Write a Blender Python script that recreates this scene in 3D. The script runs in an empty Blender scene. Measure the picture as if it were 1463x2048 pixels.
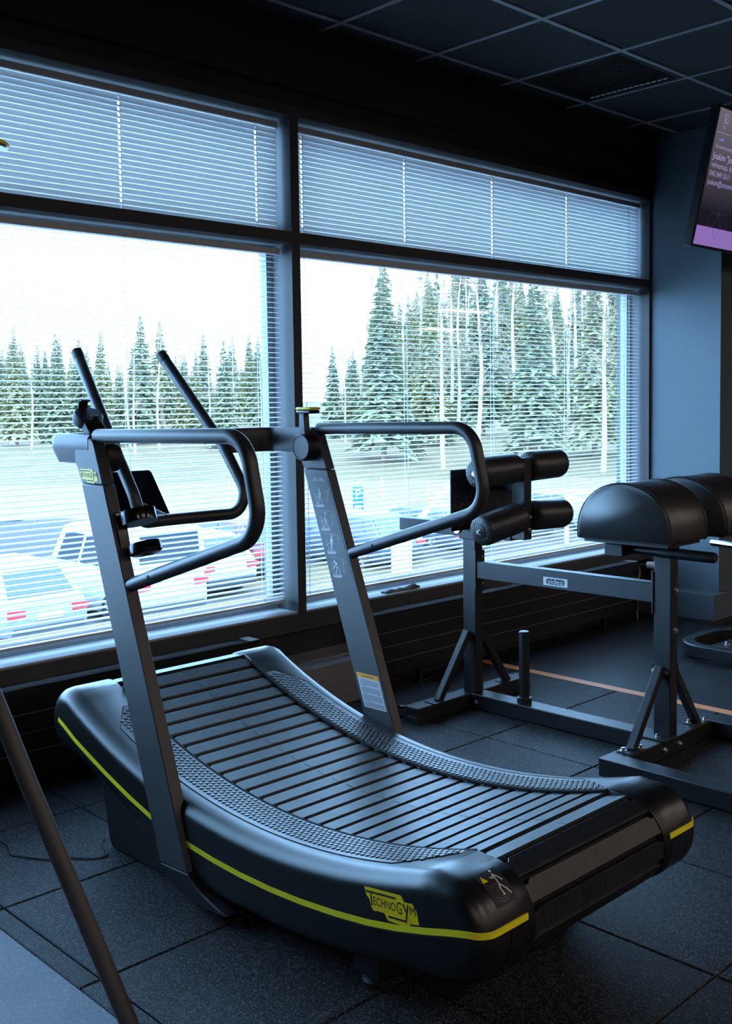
import bpy, bmesh, math, random
from mathutils import Vector, Matrix

S = bpy.context.scene
COL = S.collection
PI = math.pi
random.seed(7)

# ------------------------------------------------------------------ camera
cam_d = bpy.data.cameras.new('camera')
cam = bpy.data.objects.new('camera', cam_d)
COL.objects.link(cam)
yaw, pitch, roll = (math.radians(a) for a in (44.01, 3.844, -0.8216))
fw = Vector((math.sin(yaw) * math.cos(pitch), math.cos(yaw) * math.cos(pitch), -math.sin(pitch)))
rt = Vector((math.cos(yaw), -math.sin(yaw), 0))
up = rt.cross(fw)
rt2 = rt * math.cos(roll) + up * math.sin(roll)
up2 = -rt * math.sin(roll) + up * math.cos(roll)
EYE = 1.316
mw = Matrix((rt2, up2, -fw)).transposed().to_4x4()
mw.translation = Vector((0, 0, EYE))
cam.matrix_world = mw
cam_d.sensor_fit = 'AUTO'
cam_d.sensor_width = 36.0
cam_d.lens = 2118.0 * 36.0 / 2048.0
cam_d.shift_y = -69.0 / 2048.0
cam_d.clip_start = 0.05
cam_d.clip_end = 600
S.camera = cam

# ------------------------------------------------------------------ world (overcast sky) and exposure
W = bpy.data.worlds.new('overcast_sky')
S.world = W
W.use_nodes = True
bg = W.node_tree.nodes['Background']
bg.inputs['Color'].default_value = (0.32, 0.61, 1.0, 1)
bg.inputs['Strength'].default_value = 15.5
LAMP_STRENGTH = 10.0
vs = S.view_settings
vs.view_transform = 'Standard'
vs.look = 'None'
vs.gamma = 1.0
vs.use_curve_mapping = False
vs.exposure = 0.12


# ------------------------------------------------------------------ materials
def principled(name, col, rough=0.5, metal=0.0, spec=0.5, coat=0.0, bump=0.0, bscale=200.0, var=0.0, vscale=20.0):
    m = bpy.data.materials.new(name)
    m.use_nodes = True
    nt = m.node_tree
    p = nt.nodes['Principled BSDF']
    p.inputs['Base Color'].default_value = (*col, 1)
    p.inputs['Roughness'].default_value = rough
    p.inputs['Metallic'].default_value = metal
    p.inputs['Specular IOR Level'].default_value = spec
    p.inputs['Coat Weight'].default_value = coat
    tc = nt.nodes.new('ShaderNodeTexCoord')
    if bump > 0:
        n = nt.nodes.new('ShaderNodeTexNoise')
        n.inputs['Scale'].default_value = bscale
        n.inputs['Detail'].default_value = 2
        b = nt.nodes.new('ShaderNodeBump')
        b.inputs['Strength'].default_value = bump
        b.inputs['Distance'].default_value = 0.002
        nt.links.new(tc.outputs['Object'], n.inputs['Vector'])
        nt.links.new(n.outputs['Fac'], b.inputs['Height'])
        nt.links.new(b.outputs['Normal'], p.inputs['Normal'])
    if var > 0:
        n = nt.nodes.new('ShaderNodeTexNoise')
        n.inputs['Scale'].default_value = vscale
        n.inputs['Detail'].default_value = 3
        mx = nt.nodes.new('ShaderNodeMix')
        mx.data_type = 'RGBA'
        mx.inputs[6].default_value = (*[c * (1 - var) for c in col], 1)
        mx.inputs[7].default_value = (*[min(1, c * (1 + var)) for c in col], 1)
        nt.links.new(tc.outputs['Object'], n.inputs['Vector'])
        nt.links.new(n.outputs['Fac'], mx.inputs[0])
        nt.links.new(mx.outputs[2], p.inputs['Base Color'])
    return m


def emission(name, col, strength):
    m = bpy.data.materials.new(name)
    m.use_nodes = True
    nt = m.node_tree
    nt.nodes.clear()
    e = nt.nodes.new('ShaderNodeEmission')
    e.inputs['Color'].default_value = (*col, 1)
    e.inputs['Strength'].default_value = strength
    o = nt.nodes.new('ShaderNodeOutputMaterial')
    nt.links.new(e.outputs[0], o.inputs[0])
    return m


def rubber_tile(name, lo, hi, rough):
    """crumb rubber: dark granules with paler flecks"""
    m = bpy.data.materials.new(name)
    m.use_nodes = True
    nt = m.node_tree
    p = nt.nodes['Principled BSDF']
    p.inputs['Roughness'].default_value = rough
    p.inputs['Specular IOR Level'].default_value = 0.30
    geo = nt.nodes.new('ShaderNodeNewGeometry')
    v = nt.nodes.new('ShaderNodeTexVoronoi')
    v.inputs['Scale'].default_value = 400
    r = nt.nodes.new('ShaderNodeValToRGB')
    r.color_ramp.elements[0].position = 0.70
    r.color_ramp.elements[0].color = (*lo, 1)
    r.color_ramp.elements[1].position = 1.0
    r.color_ramp.elements[1].color = (*hi, 1)
    sep = nt.nodes.new('ShaderNodeSeparateColor')
    nt.links.new(geo.outputs['Position'], v.inputs['Vector'])
    nt.links.new(v.outputs['Color'], sep.inputs[0])
    nt.links.new(sep.outputs[0], r.inputs[0])
    oi = nt.nodes.new('ShaderNodeObjectInfo')
    mr = nt.nodes.new('ShaderNodeMapRange')
    mr.inputs['To Min'].default_value = 0.75
    mr.inputs['To Max'].default_value = 1.3
    nt.links.new(oi.outputs['Random'], mr.inputs['Value'])
    big = nt.nodes.new('ShaderNodeTexNoise')
    big.inputs['Scale'].default_value = 5
    nt.links.new(geo.outputs['Position'], big.inputs['Vector'])
    mr2 = nt.nodes.new('ShaderNodeMapRange')
    mr2.inputs['To Min'].default_value = 0.7
    mr2.inputs['To Max'].default_value = 1.3
    nt.links.new(big.outputs['Fac'], mr2.inputs['Value'])
    mm = nt.nodes.new('ShaderNodeMath')
    mm.operation = 'MULTIPLY'
    nt.links.new(mr.outputs[0], mm.inputs[0])
    nt.links.new(mr2.outputs[0], mm.inputs[1])
    mul = nt.nodes.new('ShaderNodeVectorMath')
    mul.operation = 'SCALE'
    nt.links.new(r.outputs[0], mul.inputs[0])
    nt.links.new(mm.outputs[0], mul.inputs['Scale'])
    nt.links.new(mul.outputs[0], p.inputs['Base Color'])
    b = nt.nodes.new('ShaderNodeBump')
    b.inputs['Strength'].default_value = 0.7
    b.inputs['Distance'].default_value = 0.002
    nt.links.new(sep.outputs[1], b.inputs['Height'])
    nt.links.new(b.outputs['Normal'], p.inputs['Normal'])
    return m


def slat_streaks(name):
    m = bpy.data.materials.new(name)
    m.use_nodes = True
    nt = m.node_tree
    p = nt.nodes['Principled BSDF']
    p.inputs['Specular IOR Level'].default_value = 0.42
    geo = nt.nodes.new('ShaderNodeNewGeometry')
    mp = nt.nodes.new('ShaderNodeMapping')
    mp.inputs['Scale'].default_value = (120, 8, 8)
    mp.inputs['Rotation'].default_value = (0, 0, 0.5)
    n = nt.nodes.new('ShaderNodeTexNoise')
    n.inputs['Scale'].default_value = 2.0
    n.inputs['Detail'].default_value = 4
    r = nt.nodes.new('ShaderNodeValToRGB')
    r.color_ramp.elements[0].color = (0.007, 0.0072, 0.008, 1)
    r.color_ramp.elements[0].position = 0.35
    r.color_ramp.elements[1].color = (0.022, 0.023, 0.025, 1)
    r.color_ramp.elements[1].position = 0.7
    nt.links.new(geo.outputs['Position'], mp.inputs[0])
    nt.links.new(mp.outputs[0], n.inputs['Vector'])
    nt.links.new(n.outputs['Fac'], r.inputs[0])
    nt.links.new(r.outputs[0], p.inputs['Base Color'])
    r2 = nt.nodes.new('ShaderNodeMapRange')
    r2.inputs['To Min'].default_value = 0.30
    r2.inputs['To Max'].default_value = 0.55
    nt.links.new(n.outputs['Fac'], r2.inputs['Value'])
    nt.links.new(r2.outputs[0], p.inputs['Roughness'])
    return m


def glass_pane(name, tint=(1, 1, 1)):
    m = bpy.data.materials.new(name)
    m.use_nodes = True
    nt = m.node_tree
    nt.nodes.clear()
    t = nt.nodes.new('ShaderNodeBsdfTransparent')
    t.inputs[0].default_value = (*tint, 1)
    g = nt.nodes.new('ShaderNodeBsdfGlossy')
    g.inputs['Roughness'].default_value = 0.0
    lw = nt.nodes.new('ShaderNodeLayerWeight')       # 1 - |cos|: the same from both sides of the pane
    lw.inputs['Blend'].default_value = 0.5
    pw = nt.nodes.new('ShaderNodeMath')
    pw.operation = 'POWER'
    pw.inputs[1].default_value = 5.0
    f = nt.nodes.new('ShaderNodeMapRange')
    f.inputs['To Min'].default_value = 0.055
    nt.links.new(lw.outputs['Facing'], pw.inputs[0])
    nt.links.new(pw.outputs[0], f.inputs['Value'])
    mx = nt.nodes.new('ShaderNodeMixShader')
    o = nt.nodes.new('ShaderNodeOutputMaterial')
    nt.links.new(f.outputs[0], mx.inputs[0])
    nt.links.new(t.outputs[0], mx.inputs[1])
    nt.links.new(g.outputs[0], mx.inputs[2])
    nt.links.new(mx.outputs[0], o.inputs[0])
    return m


def blind_slat(name):
    m = bpy.data.materials.new(name)
    m.use_nodes = True
    nt = m.node_tree
    nt.nodes.clear()
    d = nt.nodes.new('ShaderNodeBsdfPrincipled')
    d.inputs['Base Color'].default_value = (0.82, 0.82, 0.82, 1)
    d.inputs['Roughness'].default_value = 0.6
    t = nt.nodes.new('ShaderNodeBsdfTranslucent')
    t.inputs[0].default_value = (0.8, 0.8, 0.8, 1)
    mx = nt.nodes.new('ShaderNodeMixShader')
    mx.inputs[0].default_value = 0.09  # translucent share stands in for light bouncing between the opaque slats
    o = nt.nodes.new('ShaderNodeOutputMaterial')
    nt.links.new(d.outputs[0], mx.inputs[1])
    nt.links.new(t.outputs[0], mx.inputs[2])
    nt.links.new(mx.outputs[0], o.inputs[0])
    return m


M = {}
M['plastic'] = principled('charcoal_plastic', (0.007, 0.0072, 0.0078), 0.29, spec=0.55, bump=0.12, bscale=900)
M['plastic_dark'] = principled('black_plastic', (0.008, 0.008, 0.009), 0.5, bump=0.1, bscale=700)
M['upright'] = principled('graphite_powder_coat', (0.055, 0.056, 0.060), 0.42, bump=0.1, bscale=900)
M['tube'] = principled('satin_black_tube', (0.024, 0.0245, 0.026), 0.42, spec=0.7)
M['pole'] = principled('lamplit_black_tube', (0.060, 0.056, 0.055), 0.45, spec=0.6)  # black tube; warm lamp highlight lifted into its base colour
M['slat'] = slat_streaks('rubber_slat')
M['gap'] = principled('belt_gap_black', (0.006, 0.006, 0.006), 0.8)
M['hex'] = principled('grip_pad', (0.018, 0.0185, 0.020), 0.36, spec=0.9)
M['yellow'] = principled('yellow_trim', (1.0, 0.74, 0.01), 0.35)
M['lime'] = principled('lime_stripe', (1.0, 0.86, 0.02), 0.35)
M['white_ink'] = principled('white_print', (0.72, 0.74, 0.76), 0.6)
M['black_ink'] = principled('black_print', (0.008, 0.008, 0.01), 0.6)
M['label_paper'] = principled('label_paper', (0.60, 0.62, 0.66), 0.5)
M['orange_ink'] = principled('orange_print', (0.95, 0.38, 0.02), 0.5)
M['screen_off'] = principled('dark_glass_screen', (0.006, 0.008, 0.016), 0.12)
M['gloss_black'] = principled('gloss_black', (0.008, 0.008, 0.01), 0.16)
M['steel'] = principled('zinc_steel', (0.62, 0.62, 0.62), 0.28, metal=1.0)
M['chrome'] = principled('chrome', (0.8, 0.8, 0.8), 0.12, metal=1.0)
M['black_frame'] = principled('black_powder_coat', (0.011, 0.0115, 0.013), 0.42, bump=0.08, bscale=900)
M['leather'] = principled('black_vinyl', (0.026, 0.026, 0.027), 0.38, spec=0.8, bump=0.2, bscale=350)
M['foot_plate'] = principled('black_tread_plate', (0.014, 0.014, 0.015), 0.4)
M['tread_steel'] = principled('galvanised_tread_plate', (0.36, 0.35, 0.33), 0.35, metal=0.55)
M['tile'] = rubber_tile('crumb_rubber', (0.0035, 0.0038, 0.0045), (0.13, 0.135, 0.15), 0.60)
M['roll'] = rubber_tile('smooth_rubber_roll', (0.011, 0.0115, 0.013), (0.035, 0.036, 0.040), 0.45)
M['pale_floor'] = rubber_tile('pale_grey_flooring', (0.12, 0.145, 0.18), (0.24, 0.28, 0.33), 0.50)
M['tape'] = principled('orange_floor_tape', (0.90, 0.33, 0.13), 0.42)
M['wall'] = principled('black_wall_paint', (0.020, 0.020, 0.021), 0.55, bump=0.06, bscale=90)
M['column'] = principled('grey_column_paint', (0.090, 0.122, 0.142), 0.55, bump=0.25, bscale=25)
M['ceiling_tile'] = principled('black_mineral_tile', (0.022, 0.023, 0.024), 0.9, bump=0.15, bscale=250)
M['grid'] = principled('grey_ceiling_grid', (0.24, 0.24, 0.25), 0.45)
M['frame'] = principled('anthracite_frame', (0.070, 0.068, 0.068), 0.55, spec=0.3)
M['sash'] = principled('grey_sash', (0.16, 0.165, 0.17), 0.35)
M['sill'] = principled('grey_sill', (0.48, 0.49, 0.50), 0.30)
M['glass'] = glass_pane('window_glass', (0.97, 0.985, 0.99))
M['blind'] = blind_slat('white_aluminium_slat')
M['blind_rail'] = principled('white_rail', (0.6, 0.6, 0.6), 0.35)
M['cord'] = principled('white_cord', (0.8, 0.8, 0.8), 0.7)
M['radiator'] = principled('black_radiator', (0.010, 0.010, 0.011), 0.36)
M['radiator_edge'] = principled('radiator_seam', (0.20, 0.20, 0.205), 0.35)
M['lamp'] = emission('lamp_diffuser', (1.0, 0.86, 0.78), LAMP_STRENGTH)
M['lamp_frame'] = principled('lamp_frame', (0.6, 0.6, 0.6), 0.5)
M['vent'] = principled('vent_grille', (0.012, 0.012, 0.013), 0.5)
M['white_plastic'] = principled('white_plastic', (0.75, 0.74, 0.72), 0.4)
M['brass'] = principled('brass', (0.7, 0.6, 0.35), 0.3, metal=1.0)
M['asphalt'] = principled('asphalt', (0.050, 0.032, 0.023), 0.9, var=0.15, vscale=2.0)
M['dirt'] = principled('dirt', (0.024, 0.0145, 0.0105), 0.95, var=0.5, vscale=0.9)
M['road'] = principled('gravel_road', (0.15, 0.085, 0.056), 0.95, var=0.15, vscale=0.5)
M['grass'] = principled('autumn_grass', (0.10, 0.060, 0.016), 0.95, var=0.45, vscale=0.7)
M['needles'] = principled('spruce_needles', (0.17, 0.165, 0.080), 0.8, var=0.4, vscale=0.8)
M['needles2'] = principled('pine_needles', (0.24, 0.20, 0.080), 0.8, var=0.4, vscale=0.8)
M['bark'] = principled('brown_bark', (0.26, 0.15, 0.10), 0.9)
M['birch_bark'] = principled('birch_bark', (0.40, 0.30, 0.22), 0.8, var=0.3, vscale=4.0)
M['birch_leaf'] = principled('autumn_leaves', (0.30, 0.17, 0.035), 0.8, var=0.4, vscale=1.0)
M['twig'] = principled('twigs', (0.20, 0.13, 0.085), 0.9)
M['car_glass'] = principled('car_glass', (0.03, 0.04, 0.05), 0.08)
M['tyre'] = principled('tyre', (0.02, 0.02, 0.02), 0.7)
M['rim'] = principled('alloy_rim', (0.35, 0.35, 0.36), 0.3, metal=1.0)
M['tail'] = principled('red_tail_lamp', (0.62, 0.03, 0.04), 0.2)
M['plate'] = principled('white_plate', (0.75, 0.75, 0.75), 0.5)
M['paint_white'] = principled('white_car_paint', (0.42, 0.42, 0.42), 0.25)
M['paint_silver'] = principled('silver_car_paint', (0.22, 0.225, 0.23), 0.25)
M['paint_red'] = principled('dark_red_car_paint', (0.10, 0.018, 0.025), 0.25)
M['paint_blue'] = principled('dark_blue_car_paint', (0.045, 0.06, 0.085), 0.25)
M['sign_blue'] = principled('sign_blue', (0.012, 0.13, 0.55), 0.4)
M['sign_white'] = principled('sign_white', (0.85, 0.85, 0.85), 0.4)
M['pole_orange'] = principled('orange_marker', (0.85, 0.16, 0.05), 0.5)
M['galv'] = principled('galvanised_post', (0.5, 0.5, 0.5), 0.5, metal=0.6)
M['barrier_white'] = principled('white_barrier_paint', (0.85, 0.86, 0.87), 0.5)
M['tv_body'] = principled('tv_bezel', (0.010, 0.010, 0.011), 0.35)
M['tv_purple'] = emission('screen_purple', (0.235, 0.135, 0.42), 1.0)
M['tv_text'] = emission('screen_text', (0.30, 0.25, 0.50), 1.0)
M['tv_blue'] = emission('screen_blue_text', (0.12, 0.20, 0.75), 1.0)


def tv_screen_mat():
    m = bpy.data.materials.new('screen_picture')
    m.use_nodes = True
    nt = m.node_tree
    nt.nodes.clear()
    e = nt.nodes.new('ShaderNodeEmission')
    o = nt.nodes.new('ShaderNodeOutputMaterial')
    tc = nt.nodes.new('ShaderNodeTexCoord')
    sp = nt.nodes.new('ShaderNodeSeparateXYZ')
    r = nt.nodes.new('ShaderNodeValToRGB')
    r.color_ramp.elements[0].position = 0.25
    r.color_ramp.elements[0].color = (0.010, 0.008, 0.016, 1)
    r.color_ramp.elements[1].position = 1.0
    r.color_ramp.elements[1].color = (0.13, 0.115, 0.14, 1)
    nt.links.new(tc.outputs['Generated'], sp.inputs[0])
    nt.links.new(sp.outputs[2], r.inputs[0])
    nt.links.new(r.outputs[0], e.inputs[0])
    nt.links.new(e.outputs[0], o.inputs[0])
    return m


M['tv_screen'] = tv_screen_mat()


# ------------------------------------------------------------------ mesh helpers
class MB:
    """collects shapes; build() links them as ONE mesh object"""

    def __init__(self):
        self.v = []
        self.f = []

    def add(self, vs, fs):
        o = len(self.v)
        self.v += [tuple(p) for p in vs]
        self.f += [tuple(i + o for i in f) for f in fs]
        return self

    def box(self, x0, x1, y0, y1, z0, z1):
        vs = [(x, y, z) for z in (z0, z1) for y in (y0, y1) for x in (x0, x1)]
        return self.add(vs, [(0, 2, 3, 1), (4, 5, 7, 6), (0, 1, 5, 4), (2, 6, 7, 3), (0, 4, 6, 2), (1, 3, 7, 5)])

    def obox(self, c, a, b, n):
        """box centred on c with half vectors a, b, n"""
        c, a, b, n = map(Vector, (c, a, b, n))
        vs = [c + sa * a + sb * b + sn * n for sn in (-1, 1) for sb in (-1, 1) for sa in (-1, 1)]
        return self.add(vs, [(0, 2, 3, 1), (4, 5, 7, 6), (0, 1, 5, 4), (2, 6, 7, 3), (0, 4, 6, 2), (1, 3, 7, 5)])

    def bar(self, p, q, w, h, side=None):
        """square bar from p to q; w across 'side', h across the other"""
        p, q = Vector(p), Vector(q)
        d = (q - p).normalized()
        s = Vector(side) if side else (Vector((0, 0, 1)) if abs(d.z) < 0.9 else Vector((1, 0, 0)))
        s = (s - d * s.dot(d)).normalized()
        t = d.cross(s)
        return self.obox((p + q) / 2, (q - p) / 2, s * w / 2, t * h / 2)

    def prism(self, poly, o, u, v, n):
        """polygon in (u, v) from o, extruded along vector n"""
        o, u, v, n = map(Vector, (o, u, v, n))
        k = len(poly)
        vs = [o + u * a + v * b for a, b in poly] + [o + u * a + v * b + n for a, b in poly]
        fs = [tuple(range(k - 1, -1, -1)), tuple(range(k, 2 * k))]
        fs += [(i, (i + 1) % k, k + (i + 1) % k, k + i) for i in range(k)]
        return self.add(vs, fs)

    def tube(self, path, r, seg=14, cap=True, closed=False):
        pts = [Vector(p) for p in path]
        n = len(pts)
        rr = r if isinstance(r, (list, tuple)) else [r] * n
        tang = []
        for i in range(n):
            a = pts[(i - 1) % n] if (closed or i > 0) else pts[i]
            b = pts[(i + 1) % n] if (closed or i < n - 1) else pts[i]
            tang.append((b - a).normalized())
        t0 = tang[0]
        ref = Vector((0, 0, 1)) if abs(t0.z) < 0.9 else Vector((1, 0, 0))
        s = (ref - t0 * ref.dot(t0)).normalized()
        vs, fs = [], []
        for i in range(n):
            t = tang[i]
            s = (s - t * s.dot(t)).normalized()
            b = t.cross(s)
            for k in range(seg):
                a = 2 * PI * k / seg
                vs.append(pts[i] + (s * math.cos(a) + b * math.sin(a)) * rr[i])
        m = n if closed else n - 1
        for i in range(m):
            j = (i + 1) % n
            for k in range(seg):
                k2 = (k + 1) % seg
                fs.append((i * seg + k, i * seg + k2, j * seg + k2, j * seg + k))
        if cap and not closed:
            fs.append(tuple(range(seg - 1, -1, -1)))
            fs.append(tuple((n - 1) * seg + k for k in range(seg)))
        return self.add(vs, fs)

    def lathe(self, prof, o, axis, seg=24):
        """profile [(radius, height)] turned about axis through o"""
        o, ax = Vector(o), Vector(axis).normalized()
        ref = Vector((0, 0, 1)) if abs(ax.z) < 0.9 else Vector((1, 0, 0))
        s = (ref - ax * ref.dot(ax)).normalized()
        b = ax.cross(s)
        vs, fs = [], []
        for r, h in prof:
            for k in range(seg):
                a = 2 * PI * k / seg
                vs.append(o + ax * h + (s * math.cos(a) + b * math.sin(a)) * max(r, 1e-5))
        n = len(prof)
        for i in range(n - 1):
            for k in range(seg):
                k2 = (k + 1) % seg
                fs.append((i * seg + k, i * seg + k2, (i + 1) * seg + k2, (i + 1) * seg + k))
        if prof[0][0] > 1e-4:
            fs.append(tuple(range(seg - 1, -1, -1)))
        if prof[-1][0] > 1e-4:
            fs.append(tuple((n - 1) * seg + k for k in range(seg)))
        return self.add(vs, fs)

    def loft(self, rings, cap=True, closed=True):
        k = len(rings[0])
        vs, fs = [], []
        for r in rings:
            vs += [tuple(p) for p in r]
        for i in range(len(rings) - 1):
            for j in range(k if closed else k - 1):
                j2 = (j + 1) % k
                fs.append((i * k + j, i * k + j2, (i + 1) * k + j2, (i + 1) * k + j))
        if cap:
            fs.append(tuple(range(k - 1, -1, -1)))
            fs.append(tuple((len(rings) - 1) * k + j for j in range(k)))
        return self.add(vs, fs)

    def text(self, body, o, u, v, size, align='LEFT', squeeze=1.0, lift=0.0):
        o, u, v = map(Vector, (o, u, v))
        n = u.cross(v).normalized() * lift
        vs, fs = text_mesh(body)
        xs = [p[0] for p in vs]
        wdt = max(xs) if xs else 0
        off = {'LEFT': 0, 'CENTER': -wdt / 2, 'RIGHT': -wdt}[align]
        return self.add([o + n + u * ((p[0] + off) * size * squeeze) + v * (p[1] * size) for p in vs], fs)

    def stroke(self, pts, w, o, u, v, closed=False):
        """flat ribbon of width w through 2D pts mapped by o + u*a + v*b"""
        o, u, v = map(Vector, (o, u, v))
        m = len(pts)
        for i in range(m if closed else m - 1):
            a, b = Vector(pts[i]), Vector(pts[(i + 1) % m])
            d = b - a
            if d.length < 1e-9:
                continue
            d = d.normalized()
            e = Vector((-d.y, d.x)) * (w / 2)
            a2, b2 = a - d * w * 0.3, b + d * w * 0.3
            q = [a2 - e, b2 - e, b2 + e, a2 + e]
            self.add([o + u * p.x + v * p.y for p in q], [(0, 1, 2, 3)])
        return self

    def disc(self, c, r, o, u, v, seg=14, ry=None):
        o, u, v = map(Vector, (o, u, v))
        ry = ry or r
        self.add([o + u * (c[0] + r * math.cos(2 * PI * k / seg)) + v * (c[1] + ry * math.sin(2 * PI * k / seg)) for k in range(seg)],
                 [tuple(range(seg))])
        return self

    def mesh(self, name, off=(0, 0, 0), smooth=True, angle=35):
        me = bpy.data.meshes.new(name)
        ox, oy, oz = off
        me.from_pydata([(x - ox, y - oy, z - oz) for x, y, z in self.v], [], self.f)
        bm = bmesh.new()
        bm.from_mesh(me)
        bmesh.ops.recalc_face_normals(bm, faces=bm.faces)
        bm.to_mesh(me)
        bm.free()
        if smooth:
            me.shade_smooth()
            me.set_sharp_from_angle(angle=math.radians(angle))
        return me


_TXT = {}


def text_mesh(body):
    if body in _TXT:
        return _TXT[body]
    cu = bpy.data.curves.new('lettering', 'FONT')
    cu.body = body
    cu.size = 1.0
    cu.resolution_u = 3
    ob = bpy.data.objects.new('lettering', cu)
    COL.objects.link(ob)
    dg = bpy.context.evaluated_depsgraph_get()
    me = bpy.data.meshes.new_from_object(ob.evaluated_get(dg))
    vs = [(v.co.x, v.co.y) for v in me.vertices]
    fs = [tuple(p.vertices) for p in me.polygons]
    bpy.data.objects.remove(ob)
    bpy.data.curves.remove(cu)
    bpy.data.meshes.remove(me)
    _TXT[body] = (vs, fs)
    return vs, fs


def link(name, me, mat, parent=None, loc=(0, 0, 0), bevel=0.0, seg=2):
    o = bpy.data.objects.new(name, me)
    COL.objects.link(o)
    if mat is not None and not me.materials:
        me.materials.append(M[mat] if isinstance(mat, str) else mat)
    o.parent = parent
    o.location = loc
    if bevel > 0:
        b = o.modifiers.new('bevel', 'BEVEL')
        b.width = bevel
        b.segments = seg
        b.limit_method = 'ANGLE'
        b.angle_limit = math.radians(40)
        b.harden_normals = False
    return o


def tag(o, label=None, cat=None, group=None, kind=None):
    if label:
        o['label'] = label
    if cat:
        o['category'] = cat
    if group:
        o['group'] = group
    if kind:
        o['kind'] = kind
    return o


class Thing:
    """an Empty at a thing's base with parts built in world coordinates"""

    def __init__(self, name, label, cat, loc, group=None, kind=None):
        self.o = bpy.data.objects.new(name, None)
        self.o.empty_display_size = 0.1
        COL.objects.link(self.o)
        self.o.location = loc
        self.loc = Vector(loc)
        tag(self.o, label, cat, group, kind)

    def part(self, name, mb, mat, parent=None, bevel=0.0, seg=2, smooth=True, angle=35, kind=None, label=None):
        me = mb.mesh(name, self.loc, smooth, angle)
        o = link(name, me, mat, parent or self.o, bevel=bevel, seg=seg)
        tag(o, label=label, kind=kind)
        return o

    def inst(self, name, me, p, parent=None, rot=None, mat=None):
        o = bpy.data.objects.new(name, me)
        COL.objects.link(o)
        o.parent = parent or self.o
        if rot is not None:
            mt = rot.to_4x4()
            mt.translation = Vector(p) - self.loc
            o.matrix_local = mt
        else:
            o.location = Vector(p) - self.loc
        return o


def single(name, mb, mat, label, cat, loc, group=None, bevel=0.0, smooth=True, kind=None, angle=35):
    me = mb.mesh(name, loc, smooth, angle)
    o = link(name, me, mat, None, loc, bevel)
    return tag(o, label, cat, group, kind)


def struct(name, mb, mat, parent=None, bevel=0.0, smooth=True):
    o = link(name, mb.mesh(name, (0, 0, 0), smooth), mat, parent, bevel=bevel)
    if parent is None:
        o['kind'] = 'structure'
    return o


def fillet(pts, r, n=7):
    """polyline with rounded corners; r per inner corner or one value"""
    pts = [Vector(p) for p in pts]
    out = [pts[0]]
    for i in range(1, len(pts) - 1):
        rad = r[i - 1] if isinstance(r, (list, tuple)) else r
        a, b, c = pts[i - 1], pts[i], pts[i + 1]
        d1, d2 = (a - b).normalized(), (c - b).normalized()
        ang = d1.angle(d2)
        t = min(rad / math.tan(ang / 2), (a - b).length * 0.49, (c - b).length * 0.49)
        rr = t * math.tan(ang / 2)
        cen = b + (d1 + d2).normalized() * (rr / math.sin(ang / 2))
        p, q = b + d1 * t - cen, b + d2 * t - cen
        for k in range(n + 1):
            out.append(cen + p.slerp(q, k / n) if False else cen + slerp(p, q, k / n))
    out.append(pts[-1])
    return out


def slerp(p, q, t):
    w = p.angle(q)
    if w < 1e-6:
        return p.lerp(q, t)
    return (p * math.sin((1 - t) * w) + q * math.sin(t * w)) / math.sin(w)


def bolt_mesh(name, r, h):
    mb = MB()
    mb.lathe([(r * 1.45, 0), (r * 1.45, h * 0.3)], (0, 0, 0), (0, 0, 1), 14)
    mb.lathe([(r, h * 0.3), (r, h * 0.95), (r * 0.8, h * 1.05)], (0, 0, 0), (0, 0, 1), 6)
    me = mb.mesh(name)
    me.materials.append(M['steel'])
    return me


def rot_z_to(n):
    return Vector((0, 0, 1)).rotation_difference(Vector(n)).to_matrix()

# ================================================================== ROOM
FACE = 3.515           # inner face of the window frames
CEIL = 2.931
XA, XB, YA, YB = -4.0, 19.0, -10.0, 3.56

# floor: base slab, rubber tiles in view, plain rubber elsewhere
fl = struct('floor', MB().box(XA, XB, YA, YB, -0.12, -0.014), 'gap')
tile_me = {}


def floor_tile(x0, x1, y0, y1):
    g = 0.0022
    key = (round(x1 - x0, 3), round(y1 - y0, 3))
    if key not in tile_me:
        w, h = key
        a, b, c = g, 0.003, -0.014
        vs = []
        for (i, z) in ((a, c), (a, -0.0025), (a + b, 0.0)):
            vs += [(i, i, z), (w - i, i, z), (w - i, h - i, z), (i, h - i, z)]
        fs = [(0, 1, 5, 4), (1, 2, 6, 5), (2, 3, 7, 6), (3, 0, 4, 7), (4, 5, 9, 8), (5, 6, 10, 9), (6, 7, 11, 10), (7, 4, 8, 11), (8, 9, 10, 11)]
        me = MB().add(vs, fs).mesh('floor_tile', smooth=False)
        me.materials.append(M['tile'])
        tile_me[key] = me
    o = bpy.data.objects.new('floor_tile', tile_me[key])
    COL.objects.link(o)
    o.parent = fl
    o.location = (x0, y0, 0)


xs = [1.138] + [1.196 + 0.5 * i for i in range(6)] + [4.132]
ys = [0.143 + 0.5 * i for i in range(7)] + [3.545]
for i in range(len(xs) - 1):
    for j in range(len(ys) - 1):
        floor_tile(xs[i], xs[i + 1], ys[j], ys[j + 1])
struct('pale_flooring', MB().box(XA, 1.136, -3.0, 3.545, -0.014, 0.0), 'pale_floor', fl)
struct('smooth_flooring', MB().box(4.134, XB, YA, 3.545, -0.014, 0.0), 'roll', fl)
struct('rubber_flooring', MB().box(1.138, 4.132, -3.0, 0.141, -0.014, 0.0), 'tile', fl)
struct('rear_flooring', MB().box(XA, 4.132, YA, -3.002, -0.014, 0.0), 'roll', fl)
single('floor_tape', MB().box(4.128, 4.184, -1.5, 3.468, 0.0, 0.0012), 'tape',
       'orange tape line on the floor where rubber tiles meet the smooth flooring', 'floor tape', (4.156, 1.0, 0), smooth=False)

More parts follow.
